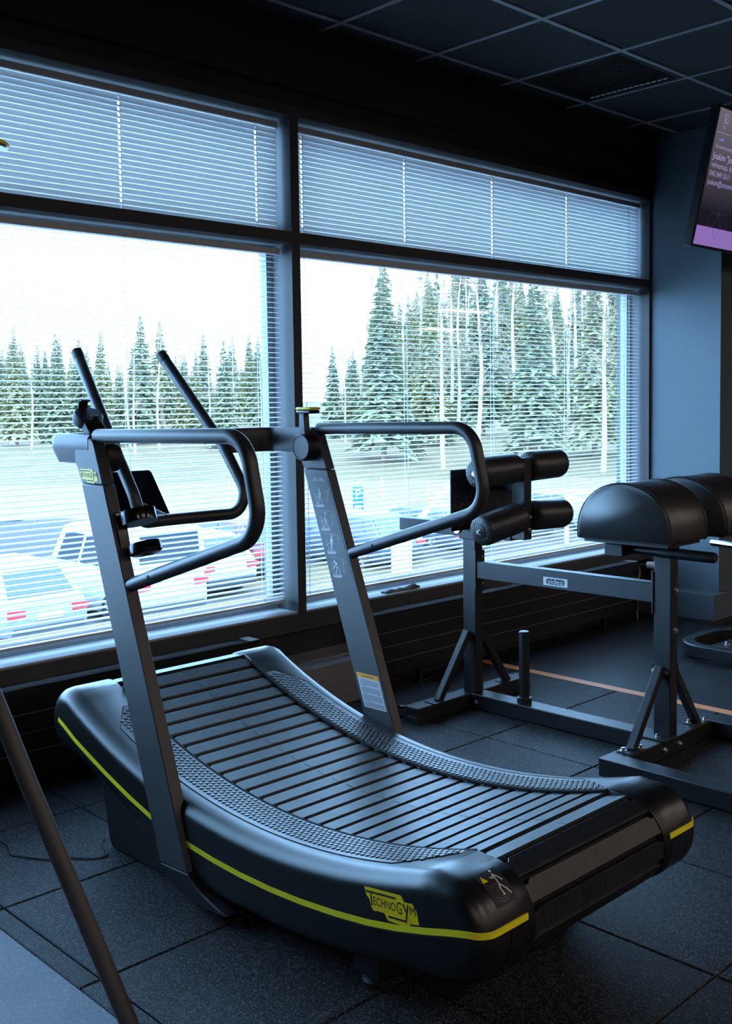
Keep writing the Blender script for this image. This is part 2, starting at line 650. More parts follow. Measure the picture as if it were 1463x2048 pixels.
# walls
wb = MB()
wb.box(XA, XB, 3.55, 3.76, -0.12, 0.335)            # below the windows
wb.box(XA, XB, 3.53, 3.76, 2.60, 2.665)             # shadow gap above the frames
wb.box(XA, XB, 3.485, 3.76, 2.665, 3.2)             # bulkhead
wb.box(XA, 0.10, 3.515, 3.76, 0.335, 2.60)
wb.box(5.867, XB, 3.515, 3.76, 0.335, 2.60)
struct('wall_back', wb, 'wall')
struct('wall_left', MB().box(XA - 0.2, XA, YA - 0.2, 3.76, -0.12, 3.2), 'wall')
struct('wall_front', MB().box(XA, XB, YA - 0.2, YA, -0.12, 3.2), 'wall')
struct('wall_right_far', MB().box(XB, XB + 0.2, YA - 0.2, 3.76, -0.12, 3.2), 'wall')
wr = struct('wall_right', MB().box(5.867, 6.42, 3.054, 3.515, 0.179, CEIL), 'column')
struct('baseboard_right', MB().box(5.741, 6.55, 3.016, 3.545, 0.022, 0.179), 'column', bevel=0.004)
struct('trim_1', MB().box(5.735, 6.56, 3.010, 3.545, 0.0, 0.022), 'wall')
struct('baseboard_back', MB().box(3.0, 5.735, 3.535, 3.55, 0.0, 0.09), 'wall')

# ceiling: slab, grid bars and black tiles
cl = struct('ceiling', MB().box(XA, XB, YA, 3.485, CEIL + 0.012, 3.2), 'ceiling_tile')
gx = [3.131 + 0.6005 * i for i in range(-4, 6)]
gy = [3.352 - 0.598 * j for j in range(0, 5)]
ct_me = {}


def ceiling_tile(x0, x1, y0, y1):
    key = (round(x1 - x0, 3), round(y1 - y0, 3))
    if key not in ct_me:
        me = MB().box(0, key[0], 0, key[1], 0.004, 0.011).mesh('ceiling_tile', smooth=False)
        me.materials.append(M['ceiling_tile'])
        ct_me[key] = me
    o = bpy.data.objects.new('ceiling_tile', ct_me[key])
    COL.objects.link(o)
    o.parent = cl
    o.location = (x0, y0, CEIL)


gy_all = [3.480] + gy
for i in range(len(gx) - 1):
    for j in range(len(gy_all) - 1):
        if j == 1 and abs(gx[i] - 4.332) < 0.02:
            continue                                   # the air vent sits here
        ceiling_tile(gx[i] + 0.001, gx[i + 1] - 0.001, gy_all[j + 1] + 0.001, gy_all[j] - 0.001)
for x in gx:
    struct('grid_bar', MB().box(x - 0.012, x + 0.012, gy[-1], 3.484, CEIL - 0.001, CEIL + 0.010), 'grid', cl)
for y in gy:
    for i in range(len(gx) - 1):
        struct('grid_bar', MB().box(gx[i] + 0.0125, gx[i + 1] - 0.0125, y - 0.012, y + 0.012, CEIL - 0.001, CEIL + 0.010), 'grid', cl)

# air vent in the ceiling grid
vx0, vx1, vy0, vy1 = 4.332 + 0.014, 4.932 - 0.014, 2.754 + 0.014, 3.352 - 0.014
vt = Thing('ceiling_vent', 'black slatted air vent set into the dark ceiling grid', 'air vent', ((vx0 + vx1) / 2, (vy0 + vy1) / 2, CEIL))
fr = MB()
fr.box(vx0, vx1, vy0, vy0 + 0.02, CEIL - 0.003, CEIL + 0.011).box(vx0, vx1, vy1 - 0.02, vy1, CEIL - 0.003, CEIL + 0.011)
fr.box(vx0, vx0 + 0.02, vy0 + 0.02, vy1 - 0.02, CEIL - 0.003, CEIL + 0.011).box(vx1 - 0.02, vx1, vy0 + 0.02, vy1 - 0.02, CEIL - 0.003, CEIL + 0.011)
vt.part('vent_frame', fr, 'ceiling_tile', smooth=False)
vt.part('backing', MB().box(vx0 + 0.021, vx1 - 0.021, vy0 + 0.021, vy1 - 0.021, CEIL + 0.0095, CEIL + 0.0115), 'gap', smooth=False)
vs_me = MB().box(-0.0028, 0.0028, vy0 + 0.021 - (vy0 + vy1) / 2, vy1 - 0.021 - (vy0 + vy1) / 2, -0.004, 0.008).mesh('vent_slat', smooth=False)
vs_me.materials.append(principled('vent_slat_grey', (0.012, 0.012, 0.013), 0.5))
for i in range(21):
    x = vx0 + 0.032 + i * (vx1 - vx0 - 0.064) / 20
    vt.inst('vent_slat', vs_me, (x, (vy0 + vy1) / 2, CEIL))
ds = MB()  # pale dashes stand in for light caught along the vent slot
for i in range(14):
    y = vy0 + 0.05 + i * 0.033
    ds.box(vx1 - 0.075, vx1 - 0.066, y, y + 0.022, CEIL - 0.008, CEIL - 0.0045)
vt.part('glint_dashes', ds, principled('painted_glint', (0.75, 0.76, 0.78), 0.3), smooth=False, label='row of bright dashes painted in for light along one edge')

# ceiling lamps behind the camera (some mirrored in the window glass, the rest of the grid unseen)
LP = [(x, y) for x in (-1.6, 1.45, 4.5, 7.55, 10.63, 13.93, 16.88) for y in (-1.65, -4.73, -7.78)]
lamp_fr = MB().box(-0.62, 0.62, -0.32, -0.30, -0.012, 0.011).box(-0.62, 0.62, 0.30, 0.32, -0.012, 0.011).box(-0.62, -0.60, -0.30, 0.30, -0.012, 0.011).box(0.60, 0.62, -0.30, 0.30, -0.012, 0.011).mesh('lamp_frame', smooth=False)
lamp_fr.materials.append(M['lamp_frame'])
lamp_di = MB().box(-0.599, 0.599, -0.299, 0.299, -0.008, 0.010).mesh('diffuser', smooth=False)
lamp_di.materials.append(M['lamp'])
for x, y in LP:
    t = Thing('ceiling_lamp', 'rectangular lit ceiling panel lamp of the gym ceiling behind the viewer', 'ceiling lamp', (x, y, CEIL), group='ceiling panel lamps')
    t.inst('lamp_frame', lamp_fr, (x, y, CEIL + 0.0005))
    t.inst('diffuser', lamp_di, (x, y, CEIL + 0.0005))

# windows
struct('trim_2', MB().box(0.10, 5.867, FACE, 3.72, 2.555, 2.60), 'frame', bevel=0.002)      # head rail
struct('trim_3', MB().box(0.10, 5.867, FACE, 3.74, 0.335, 0.412), 'frame', bevel=0.002)     # bottom rail
struct('trim_4', MB().box(0.10, 5.867, FACE - 0.004, FACE, 0.352, 0.358), 'frame')
WIN = {1: (0.147, 2.974), 2: (3.021, 5.845)}
for k, (a, b) in WIN.items():
    w = bpy.data.objects.new('window_%d' % k, None)
    COL.objects.link(w)
    w['kind'] = 'structure'
    if k == 2:
        struct('mullion', MB().box(5.845, 5.867, FACE, 3.72, 0.412, 2.555), 'frame', w)
    else:
        struct('mullion', MB().box(b, b + 0.047, FACE, 3.72, 0.412, 2.555), 'frame', w, bevel=0.002)
    if k == 1:
        struct('mullion', MB().box(0.10, a, FACE, 3.72, 0.412, 2.555), 'frame', w)
    struct('transom', MB().box(a, b, FACE, 3.71, 2.02, 2.068), 'frame', w, bevel=0.002)
    struct('window_sill', MB().box(a, b, FACE + 0.004, 3.655, 0.412, 0.421), 'sill', w, bevel=0.002)
    for (z0, z1) in ((0.421, 2.02), (2.068, 2.555)):
        s = MB()
        t = 0.030
        s.box(a, a + t, 3.655, 3.70, z0, z1).box(b - t, b, 3.655, 3.70, z0, z1)
        s.box(a + t, b - t, 3.655, 3.70, z0, z0 + 0.055).box(a + t, b - t, 3.655, 3.70, z1 - t, z1)
        struct('sash', s, 'sash', w, smooth=False)
        struct('pane', MB().box(a + t, b - t, 3.676, 3.681, z0 + 0.055, z1 - t), 'glass', w, smooth=False)


# blinds
def slat_mesh(L, slots):
    """curved slat of 25 mm, with route holes at the cord positions"""
    cs = []
    for i in range(5):
        u = (i / 4 - 0.5) * 0.025
        cs.append((u, 0.0026 * (1 - (2 * u / 0.025) ** 2)))
    cuts = [0.0]
    for s in slots:
        cuts += [s - 0.004, s + 0.004]
    cuts.append(L)
    mb = MB()
    vs = [(x, u, h) for x in cuts for u, h in cs]
    fs = []
    for i in range(len(cuts) - 1):
        for j in range(4):
            if i % 2 == 1 and j in (1, 2):
                continue
            fs.append((i * 5 + j, (i + 1) * 5 + j, (i + 1) * 5 + j + 1, i * 5 + j + 1))
    mb.add(vs, fs)
    me = bpy.data.meshes.new('blind_slat')
    me.from_pydata(mb.v, [], mb.f)
    me.shade_smooth()
    me.materials.append(M['blind'])
    return me


BY = 3.588


def blind(label, x0, x1, ztop, zbot, tilt, cords, closed):
    t = Thing('venetian_blind', label, 'window blind', (x0, BY, zbot), group='venetian blinds in the windows')
    t.part('headrail', MB().box(x0, x1, BY - 0.014, BY + 0.014, ztop, ztop + 0.026), 'blind_rail', bevel=0.002)
    me = slat_mesh(x1 - x0 - 0.006, [c - x0 - 0.003 for c in cords])
    R = Matrix.Rotation(tilt, 3, 'X')
    z = ztop - 0.014
    while z > zbot + (0.012 if closed else 0.022):
        t.inst('blind_slat', me, (x0 + 0.003, BY, z), rot=R)
        z -= 0.0215
    if not closed:
        t.part('bottom_rail', MB().box(x0 + 0.002, x1 - 0.002, BY - 0.013, BY + 0.013, zbot - 0.004, zbot + 0.010), 'blind_rail', bevel=0.003)
        t.inst('blind_slat', me, (x0 + 0.003, BY, zbot + 0.0165), rot=Matrix.Rotation(0.1, 3, 'X'))
        t.inst('blind_slat', me, (x0 + 0.003, BY, zbot + 0.0235), rot=Matrix.Rotation(0.12, 3, 'X'))
    else:
        t.part('bottom_rail', MB().box(x0 + 0.002, x1 - 0.002, BY - 0.009, BY + 0.009, zbot - 0.002, zbot + 0.012), 'blind_rail', bevel=0.003)
    for c in cords:
        cb = MB()
        for dy in (-0.0128, 0.0128):
            cb.box(c - 0.0007, c + 0.0007, BY + dy - 0.0006, BY + dy + 0.0006, zbot, ztop)
        if not closed:
            cb.box(c + 0.007, c + 0.0082, BY - 0.0006, BY + 0.0006, zbot, ztop)
        t.part('ladder_cord', cb, 'cord', smooth=False)
    return t


CL, CR = [0.80, 1.50, 2.188, 2.842], [3.095, 3.746, 4.409, 5.075, 5.72]
blind('closed white venetian blind in the upper left window, above the transom', 0.155, 2.958, 2.512, 2.0705, math.radians(80), CL, True)
blind('closed white venetian blind in the upper right window, beside the grey column', 3.033, 5.832, 2.512, 2.0705, math.radians(80), CR, True)
blind('open white venetian blind in the lower left window, behind the treadmill console', 0.155, 2.955, 1.975, 0.462, math.radians(9), CL, False)
blind('open white venetian blind in the lower right window, behind the padded bench', 3.033, 5.832, 1.975, 0.462, math.radians(9), CR, False)


# radiators
def radiator(label, x0, x1):
    t = Thing('radiator', label, 'radiator', (x0, 3.46, 0.0), group='low radiators under the windows')
    y0, y1 = 3.425, 3.500
    t.part('body', MB().box(x0 + 0.004, x1 - 0.004, y0 + 0.006, y1, 0.062, 0.352), 'radiator')
    zs = [0.062, 0.132, 0.200, 0.268, 0.350]
    for i in range(4):
        t.part('front_panel', MB().box(x0, x1, y0, y0 + 0.006, zs[i] + 0.0012, zs[i + 1] - 0.0012), 'radiator', bevel=0.0012)
        if i:
            t.part('seam', MB().box(x0 + 0.002, x1 - 0.002, y0 + 0.0005, y0 + 0.004, zs[i] - 0.0011, zs[i] + 0.0011), 'radiator_edge', smooth=False)
    g = t.part('top_grille', MB().box(x0, x1, y0 - 0.001, y1, 0.3525, 0.360), 'radiator', bevel=0.001)
    slot = MB()
    slot.box(x0 + 0.09, x1 - 0.09, y0 + 0.016, y1 - 0.016, 0.3602, 0.3608)
    t.part('grille_slot', slot, principled('radiator_slot_grey', (0.07, 0.07, 0.075), 0.4), parent=g, smooth=False)
    t.part('end_cap', MB().box(x0, x0 + 0.05, y0 - 0.001, y1, 0.3602, 0.3612), 'frame', parent=g, smooth=False)
    t.part('end_cap', MB().box(x1 - 0.05, x1, y0 - 0.001, y1, 0.3602, 0.3612), 'sill', parent=g, smooth=False)
    n = max(2, int((x1 - x0) / 0.9))
    for i in range(n):
        x = x0 + 0.33 + (x1 - x0 - 0.66) * i / (n - 1)
        t.part('foot', MB().box(x - 0.012, x + 0.012, 3.44, 3.464, 0.008, 0.062).box(x - 0.05, x + 0.05, 3.41, 3.49, 0.0, 0.008), 'radiator', bevel=0.001)
    return t


radiator('long low black radiator under the left window, behind the treadmill', -0.4, 2.684)
rr = radiator('long low black radiator under the right window, beside the grey column', 3.344, 5.578)
vl = MB().lathe([(0.012, 0), (0.021, 0.004), (0.021, 0.05), (0.017, 0.056), (0.008, 0.058), (0.008, 0.05)], (5.700, 3.44, 0.323), (0.25, -0.97, 0), 20)
v1 = Thing('radiator_valve', 'white thermostat valve at the end of the right radiator', 'radiator valve', (5.68, 3.47, 0.0))
v1.part('knob', vl, 'white_plastic')
v1.part('stem', MB().tube([(5.578, 3.47, 0.323), (5.66, 3.47, 0.323), (5.700, 3.44, 0.323)], 0.009, 10), 'black_frame')
v1.part('pipe', MB().tube([(5.66, 3.47, 0.323), (5.668, 3.468, 0.27), (5.64, 3.465, 0.20), (5.635, 3.465, 0.0)], 0.006, 10), 'brass')

# ================================================================== CURVED TREADMILL
CX = 1.97
TM = Thing('curved_treadmill', 'charcoal curved slat-belt treadmill with yellow side stripes standing by the window', 'treadmill', (CX, 2.15, 0.0))
RAD, BC = 2.0, (2.05, 2.255)          # belt arc: radius and centre (y, z)
FD, DR, RR = (1.398, 0.245), 0.105, 0.095   # front drum, drum radii
RD = (BC[0] + (RAD + RR) * math.sin(0.4413), BC[1] - (RAD + RR) * math.cos(0.4413))   # rear drum


def arc(th, off=0.0):
    return BC[0] + (RAD - off) * math.sin(th), BC[1] - (RAD - off) * math.cos(th)


def mx(x):
    return 2 * CX - x


# --- belt slats, one part each
HALF = 0.2575
sl = []
w2, th_ = 0.0250, 0.014
prof = [(-w2, -th_), (-w2, -0.0045), (-w2 + 0.004, 0.0), (w2 - 0.0015, 0.0), (w2, -0.002), (w2, -th_)]
mbs = MB()
rings = []
for x, k in ((-HALF, 0.84), (-HALF + 0.016, 0.84), (-HALF + 0.026, 1.0), (HALF - 0.026, 1.0), (HALF - 0.016, 0.84), (HALF, 0.84)):
    rings.append([(x, p[0] if p[0] < 0 else p[0] - (1 - k) * 0.05, p[1]) for p in prof])
mbs.loft(rings)
mbs.box(0.004, 0.0055, -0.018, 0.010, 0.0, 0.0006)
slat_me = mbs.mesh('belt_slat', smooth=False)
slat_me.materials.append(M['slat'])
PITCH = 0.0605


def put_slat(y, z, ty, tz):
    """slat with its forward side along (ty, tz)"""
    t = Vector((0, ty, tz)).normalized()
    n = Vector((1, 0, 0)).cross(t)
    R = Matrix((Vector((1, 0, 0)), t, n)).transposed()
    TM.inst('belt_slat', slat_me, (CX, y, z), rot=R)


th_f = math.asin((FD[0] - BC[0]) / (RAD + DR))
th_r = 0.4413
th0 = math.asin((1.503 - 2.05) / RAD) + 0.5 * PITCH / RAD      # a slat just behind the gap seen at y = 1.503
k = 0
a = th0
while a < th_r:
    y, z = arc(a)
    put_slat(y, z, math.cos(a), math.sin(a))
    a += PITCH / RAD
left_over = (a - th_r) * RAD
ang = 0.5 * PI - (-th_r) * 0 + th_r * 0
phi = PI / 2 + th_r
phi = math.atan2(math.cos(th_r), -math.sin(th_r)) - left_over / RR
for i in range(5):
    y, z = RD[0] + RR * math.cos(phi), RD[1] + RR * math.sin(phi)
    put_slat(y, z, math.sin(phi), -math.cos(phi))
    phi -= PITCH / RR
a = th0 - PITCH / RAD
while a > th_f + 0.006:
    y, z = arc(a)
    put_slat(y, z, math.cos(a), math.sin(a))
    a -= PITCH / RAD
left_over = (th_f - a) * RAD
phi = math.atan2(math.cos(th_f), -math.sin(th_f)) + left_over / DR
for i in range(6):
    y, z = FD[0] + DR * math.cos(phi), FD[1] + DR * math.sin(phi)
    put_slat(y, z, math.sin(phi), -math.cos(phi))
    phi += PITCH / DR
# under-belt and drums
ub = MB()
ring = []
for i in range(41):
    th = th_f + (th_r - th_f) * i / 40
    ring.append(arc(th, -0.012))
und = [(CX - 0.245, y, z) for y, z in ring], [(CX + 0.245, y, z) for y, z in ring]
ub.add(und[0] + und[1], [(i, i + 1, 41 + i + 1, 41 + i) for i in range(40)])
ub.lathe([(DR - 0.014, 0), (DR - 0.014, 0.49)], (CX - 0.245, FD[0], FD[1]), (1, 0, 0), 40)
ub.lathe([(RR - 0.014, 0), (RR - 0.014, 0.49)], (CX - 0.245, RD[0], RD[1]), (1, 0, 0), 40)
TM.part('belt_bed', ub, 'gap')


# --- side covers
def outline():
    pts = []
    r = 0.110
    a0 = th_r - 0.012
    n = 36
    for i in range(n + 1):                           # top edge, rear to front
        th = a0 + (th_f + 0.004 - a0) * i / n
        pts.append(arc(th, 0.006))
    p0 = math.atan2(math.cos(th_f), -math.sin(th_f))
    for i in range(1, 15):                           # nose
        p = p0 + (math.radians(222) - p0) * i / 14
        pts.append((FD[0] + r * math.cos(p), FD[1] + r * math.sin(p)))
    pts += [(1.36, 0.147), (1.42, 0.130), (1.53, 0.110), (1.69, 0.083), (1.82, 0.065), (1.935, 0.054), (2.05, 0.047), (2.16, 0.045), (2.27, 0.052), (2.38, 0.072), (2.50, 0.105),
            (2.64, 0.158), (2.772, 0.212), (2.88, 0.250)]
    for i in range(12):                              # tail
        p = math.radians(-66) + (math.radians(110) - math.radians(-66)) * i / 11
        pts.append((RD[0] + 0.103 * math.cos(p), RD[1] + 0.103 * math.sin(p)))
    return pts


OUT = outline()


def inset(pts, d):
    n = len(pts)
    out = []
    for i in range(n):
        a, b, c = Vector(pts[i - 1]), Vector(pts[i]), Vector(pts[(i + 1) % n])
        t = ((b - a).normalized() + (c - b).normalized()).normalized()
        out.append((b.x - t.y * d, b.y + t.x * d))
    return out


ar = sum(OUT[i - 1][0] * OUT[i][1] - OUT[i][0] * OUT[i - 1][1] for i in range(len(OUT)))
SGN = 1 if ar > 0 else -1
XO, XI, FR = 1.546, 1.716, 0.048


def cover_rings(m):
    rg = []
    for x, d in [(XI, 0.003), (XI - 0.003, 0.0)] + [(XO + FR - FR * math.sin(t), FR * (1 - math.cos(t))) for t in [PI / 2 * q / 7 for q in range(8)]]:
        rg.append([(m(x), y, z) for y, z in inset(OUT, d * SGN)])
    return rg


for side, m in (('near', lambda x: x), ('far', mx)):
    cov = TM.part('side_cover', MB().loft(cover_rings(m)), 'plastic', angle=50)
    # lime stripe along the side and round the nose
    sy = [(2.985, 0.364), (2.95, 0.350), (2.884, 0.320), (2.80, 0.290), (2.713, 0.261), (2.59, 0.224), (2.47, 0.194), (2.38, 0.180), (2.291, 0.168), (2.18, 0.160), (2.071, 0.157),
          (1.95, 0.159), (1.842, 0.166), (1.72, 0.179), (1.615, 0.195), (1.53, 0.213), (1.444, 0.236), (1.385, 0.254), (1.345, 0.265)]
    path = [Vector((XO - 0.0012, y, z)) for y, z in sy]
    nrm = [Vector((-1, 0, 0))] * len(path)
    for q in range(6, -1, -1):
        t = PI / 2 * q / 7
        zz = 0.268 + 0.002 * (7 - q) / 7
        yy = FD[0] - math.sqrt((0.110 - FR * (1 - math.cos(t))) ** 2 - (zz - FD[1]) ** 2)
        path.append(Vector((XO + FR - FR * math.sin(t) - 0.0012 * math.sin(t), yy - 0.0012 * math.cos(t), zz)))
        nrm.append(Vector((-math.sin(t), -math.cos(t), 0)))
    path.append(Vector((1.690, FD[0] - math.sqrt(0.110 ** 2 - 0.025 ** 2) - 0.0012, 0.270)))
    nrm.append(Vector((0, -1, 0)))
    for nm, dz, hh, mat, lift in (('stripe', 0.0, 0.0068, 'lime', 0.0), ('stripe_groove', -0.0095, 0.0022, 'plastic_dark', 0.0004)):
        pts = []
        for i, p in enumerate(path):
            d = (path[min(i + 1, len(path) - 1)] - path[max(i - 1, 0)]).normalized()
            w = nrm[i].cross(d).normalized()
            if w.z < 0:
                w = -w
            b = p + Vector((0, 0, 0)) + w * dz
            pts.append([b - w * hh, b + w * hh, b + w * hh - nrm[i] * 0.004, b - w * hh - nrm[i] * 0.004])
        TM.part(nm, MB().loft([[(m(p.x), p.y, p.z) for p in r] for r in pts]), mat, parent=cov, label='lime yellow stripe' if nm == 'stripe' else None)
    # dark hand recess in the nose
    rec = MB()
    pz = [(0.258, 1.62), (0.258, 1.69), (0.185, 1.69), (0.178, 1.62)]
    ring0 = []
    for q in range(9):
        zz = 0.257 - 0.080 * q / 8
        yy = FD[0] - math.sqrt(0.110 ** 2 - (zz - FD[1]) ** 2) - 0.0012
        ring0.append([(m(1.632), yy, zz), (m(1.690), yy, zz)])
    rec.loft(ring0, cap=False, closed=False)
    TM.part('hand_recess', rec, 'gloss_black', parent=cov, label='black hand recess')
    # grip pad with raised hexagons
    gp = MB()
    xe0, xe1 = 1.606, 1.712
    tt = [math.asin((y - 2.05) / RAD) for y in [1.475 + (2.815 - 1.475) * i / 44 for i in range(45)]]
    rr_ = []
    for i, th in enumerate(tt):
        y, z = arc(th, 0.0068)
        e = xe0
        if i < 4:
            e = xe0 + (4 - i) * 0.022
        if i > 41:
            e = xe0 + (i - 41) * 0.022
        rr_.append([(m(e), y, z), (m(xe1), y, z)])
    gp.loft(rr_, cap=False, closed=False)
    pad = TM.part('grip_pad', gp, 'hex', parent=cov)
    seam = MB()
    edge = [r[0] for r in rr_]
    seam.tube([(p[0], p[1], p[2]) for p in edge], 0.0012, 5)
    TM.part('pad_seam', seam, 'gap', parent=cov)
    ln = MB()
    ln.tube([(m(1.7185), *arc(th_f + 0.01 + (th_r - th_f - 0.02) * i / 40, 0.004)) for i in range(41)], 0.0045, 6)
    TM.part('belt_edge', ln, 'gap', parent=cov)

# hexagonal studs: the 300 nearest are parts, the rest one mesh
hx = []
for i in range(6):
    a = PI / 3 * i
    hx.append((0.0078 * math.cos(a), 0.0078 * math.sin(a)))
hmb = MB()
hmb.loft([[(p[0], p[1], 0.0) for p in hx], [(p[0] * 0.96, p[1] * 0.96, 0.0012) for p in hx], [(p[0] * 0.78, p[1] * 0.78, 0.0019) for p in hx]])
hex_me = hmb.mesh('hexagon_stud', smooth=False)
hex_me.materials.append(M['hex'])
studs = []
for m in (lambda x: x, mx):
    y = 1.490
    row = 0
    while y < 2.805:
        lo = 1.617
        if y < 1.565:
            lo += (1.565 - y) * 0.95
        if y > 2.75:
            lo += (y - 2.75) * 1.1
        for q in range(8):
            x = 1.703 - q * 0.0288 - (0.0144 if row % 2 else 0)
            if x < lo:
                continue
            th = math.asin((y - 2.05) / RAD)
            yy, zz = arc(th, 0.0070)
            n = Vector((0, -math.sin(th), math.cos(th)))
            t = Vector((0, math.cos(th), math.sin(th)))
            studs.append((Vector((m(x), yy, zz)), Matrix((Vector((1, 0, 0)), t, n)).transposed()))
        y += 0.00835
        row += 1
studs.sort(key=lambda s: (s[0] - Vector((0, 0, EYE))).length)
pads = [o for o in TM.o.children_recursive if o.name.startswith('grip_pad')]
for p, R in studs[:300]:
    TM.inst('hexagon_stud', hex_me, p, rot=R, parent=pads[0] if p.x < CX else pads[1])
rest = MB()
for p, R in studs[300:]:
    o = len(rest.v)
    rest.v += [tuple(p + R @ v.co) for v in hex_me.vertices]
    rest.f += [tuple(i + o for i in f.vertices) for f in hex_me.polygons]
TM.part('hexagon_studs', rest, 'hex', smooth=False, kind='stuff')

# rear housing on the floor, frame under the belt, levelling feet
hs = MB()
poly = [(2.30, 0.0), (2.780, 0.0), (2.797, 0.016), (2.845, 0.24), (2.90, 0.30), (2.62, 0.20), (2.42, 0.12), (2.30, 0.10)]
hs.prism(poly, (1.60, 0, 0), (0, 1, 0), (0, 0, 1), (mx(1.60) - 1.60, 0, 0))
TM.part('rear_housing', hs, 'plastic_dark', bevel=0.008)
TM.part('under_frame', MB().box(1.62, mx(1.62), 1.55, 2.35, 0.07, 0.12).box(1.60, mx(1.60), 1.64, 1.72, 0.03, 0.08), 'plastic_dark')
for x in (1.634, mx(1.634)):
    TM.part('levelling_foot', MB().lathe([(0.036, 0), (0.036, 0.014), (0.028, 0.022), (0.012, 0.026), (0.012, 0.05)], (x, 1.676, 0.0), (0, 0, 1), 24), 'plastic_dark')

# --- uprights
UO, UI = 1.529, 1.567


def fy(z):
    return 2.277 + (z - 0.101) * (2.645 - 2.277) / (1.107 - 0.101)


def by(z):
    return 2.404 + (z - 0.091) * (2.764 - 2.404) / (1.103 - 0.091)


SEAM = 1.106
for side, m in (('near', lambda x: x), ('far', mx)):
    x0, x1 = sorted((m(UO), m(UI)))
    z0 = 0.100
    post = TM.part('upright', MB().prism([(fy(z0), z0), (by(z0), z0 - 0.008), (by(SEAM - 0.001), SEAM - 0.001), (fy(SEAM - 0.001), SEAM - 0.001)],
                   (x0, 0, 0), (0, 1, 0), (0, 0, 1), (x1 - x0, 0, 0)), 'upright', bevel=0.003)
    # base shoe
    TM.part('upright_shoe', MB().prism([(fy(z0), z0 - 0.0015), (by(z0), z0 - 0.0095), (2.398, 0.075), (2.385, 0.058), (2.36, 0.045), (2.32, 0.036), (2.26, 0.031), (2.20, 0.030), (2.14, 0.033), (2.11, 0.040), (2.16, 0.050), (2.205, 0.060), (2.238, 0.072), (2.262, 0.085)],
                (x0 + 0.0005, 0, 0), (0, 1, 0), (0, 0, 1), (x1 - x0 - 0.001, 0, 0)), 'plastic_dark', bevel=0.004)
    # head of the upright, running forward into a curved arm that turns inward and grips a horn
    TM.part('upright_head', MB().prism([(fy(SEAM), SEAM), (by(SEAM) - 0.002, SEAM), (2.790, 1.155), (2.800, 1.165), (2.80, 1.236), (2.715, 1.236), (2.70, 1.232), (2.690, 1.222)],
                (x0, 0, 0), (0, 1, 0), (0, 0, 1), (x1 - x0, 0, 0)), 'upright', bevel=0.004)
    armp = fillet([(m(1.552), 2.72, 0), (m(1.552), 2.966, 0), (m(1.768), 2.966, 0)], 0.055, 9)
    asg = 1 if side == 'near' else -1
    rg = []
    for i, p in enumerate(armp):
        d = (armp[min(i + 1, len(armp) - 1)] - armp[max(i - 1, 0)]).normalized()
        nn = Vector((d.y, -d.x, 0))
        k = 1.0
        q = [(-0.006, 1.162), (-0.024, 1.205), (-0.024, 1.236), (-0.015, 1.247), (0.015, 1.247), (0.021, 1.236), (0.021, 1.172), (0.014, 1.162)]
        rg.append([(p.x + nn.x * a_ * asg, p.y + nn.y * a_ * asg, z_) for a_, z_ in q])
    arm = TM.part('support_arm', MB().loft(rg), 'upright', angle=50, bevel=0.002)
    # looped grab rail
    rail = fillet([(m(1.549), 2.700, 1.243), (m(1.553), 2.020, 1.249), (m(1.553), 1.965, 1.013), (m(1.550), 2.545, 0.832)], [0.085, 0.085], 10)
    rl = TM.part('grab_rail', MB().tube(rail, 0.0195, 20), 'tube', angle=60)
    TM.part('rail_screw', MB().lathe([(0.006, 0), (0.004, 0.001)], (m(1.550) - 0.0195, 2.43, 0.868), (-1, 0, 0), 10), 'gap', parent=rl)
    # resistance knob on the inner face
    kx = m(UI)
    sgn = 1 if side == 'near' else -1
    kn = TM.part('resistance_knob', MB().lathe([(0.047, 0), (0.047, 0.030), (0.0445, 0.046), (0.042, 0.049), (0.0385, 0.049), (0.0375, 0.047)], (kx, 2.722, 1.181), (sgn, 0, 0), 32), 'plastic_dark')
    TM.part('knob_face', MB().lathe([(0.0375, 0.0475), (0.0, 0.0482)], (kx, 2.722, 1.181), (sgn, 0, 0), 32), 'upright', parent=kn)
    if side == 'far':
        lv = MB().prism([(2.742, 1.212), (2.706, 1.212), (2.712, 1.296), (2.736, 1.300)], (kx - 0.040, 0, 0), (0, 1, 0), (0, 0, 1), (0.024, 0, 0))
        lev = TM.part('lever', lv, 'upright', bevel=0.003, parent=kn)
        TM.part('lever_grip', MB().box(kx - 0.050, kx - 0.004, 2.668, 2.742, 1.294, 1.307), 'gloss_black', parent=kn, bevel=0.005)
        TM.part('lever_cap', MB().box(kx - 0.051, kx - 0.003, 2.666, 2.744, 1.3072, 1.316), 'yellow', parent=kn, bevel=0.004, label='yellow lever cap')

# push horns joined by a low cross bar
hl_ = [(1.803, 3.262, 1.512), (1.760, 2.965, 1.190), (1.757, 2.843, 1.035), (1.778, 2.858, 0.962), (1.88, 2.872, 0.962)]
horn = hl_ + [(mx(x), y, z) for x, y, z in reversed(hl_)]
hp = fillet(horn, [0.30, 0.10, 0.05, 0.1, 0.1, 0.05, 0.10, 0.30], 8)
ho = TM.part('push_bar', MB().tube(hp, 0.0195, 20), 'tube', angle=60)
for s, m in ((1, lambda x: x), (-1, mx)):
    a = Vector((m(1.803), 3.262, 1.512))
    d = (a - Vector((m(1.762), 2.960, 1.185))).normalized()
    TM.part('end_cap', MB().tube([a - d * 0.034, a + d * 0.002, a + d * 0.006], [0.0204, 0.0204, 0.0175], 20), 'plastic_dark', parent=ho)

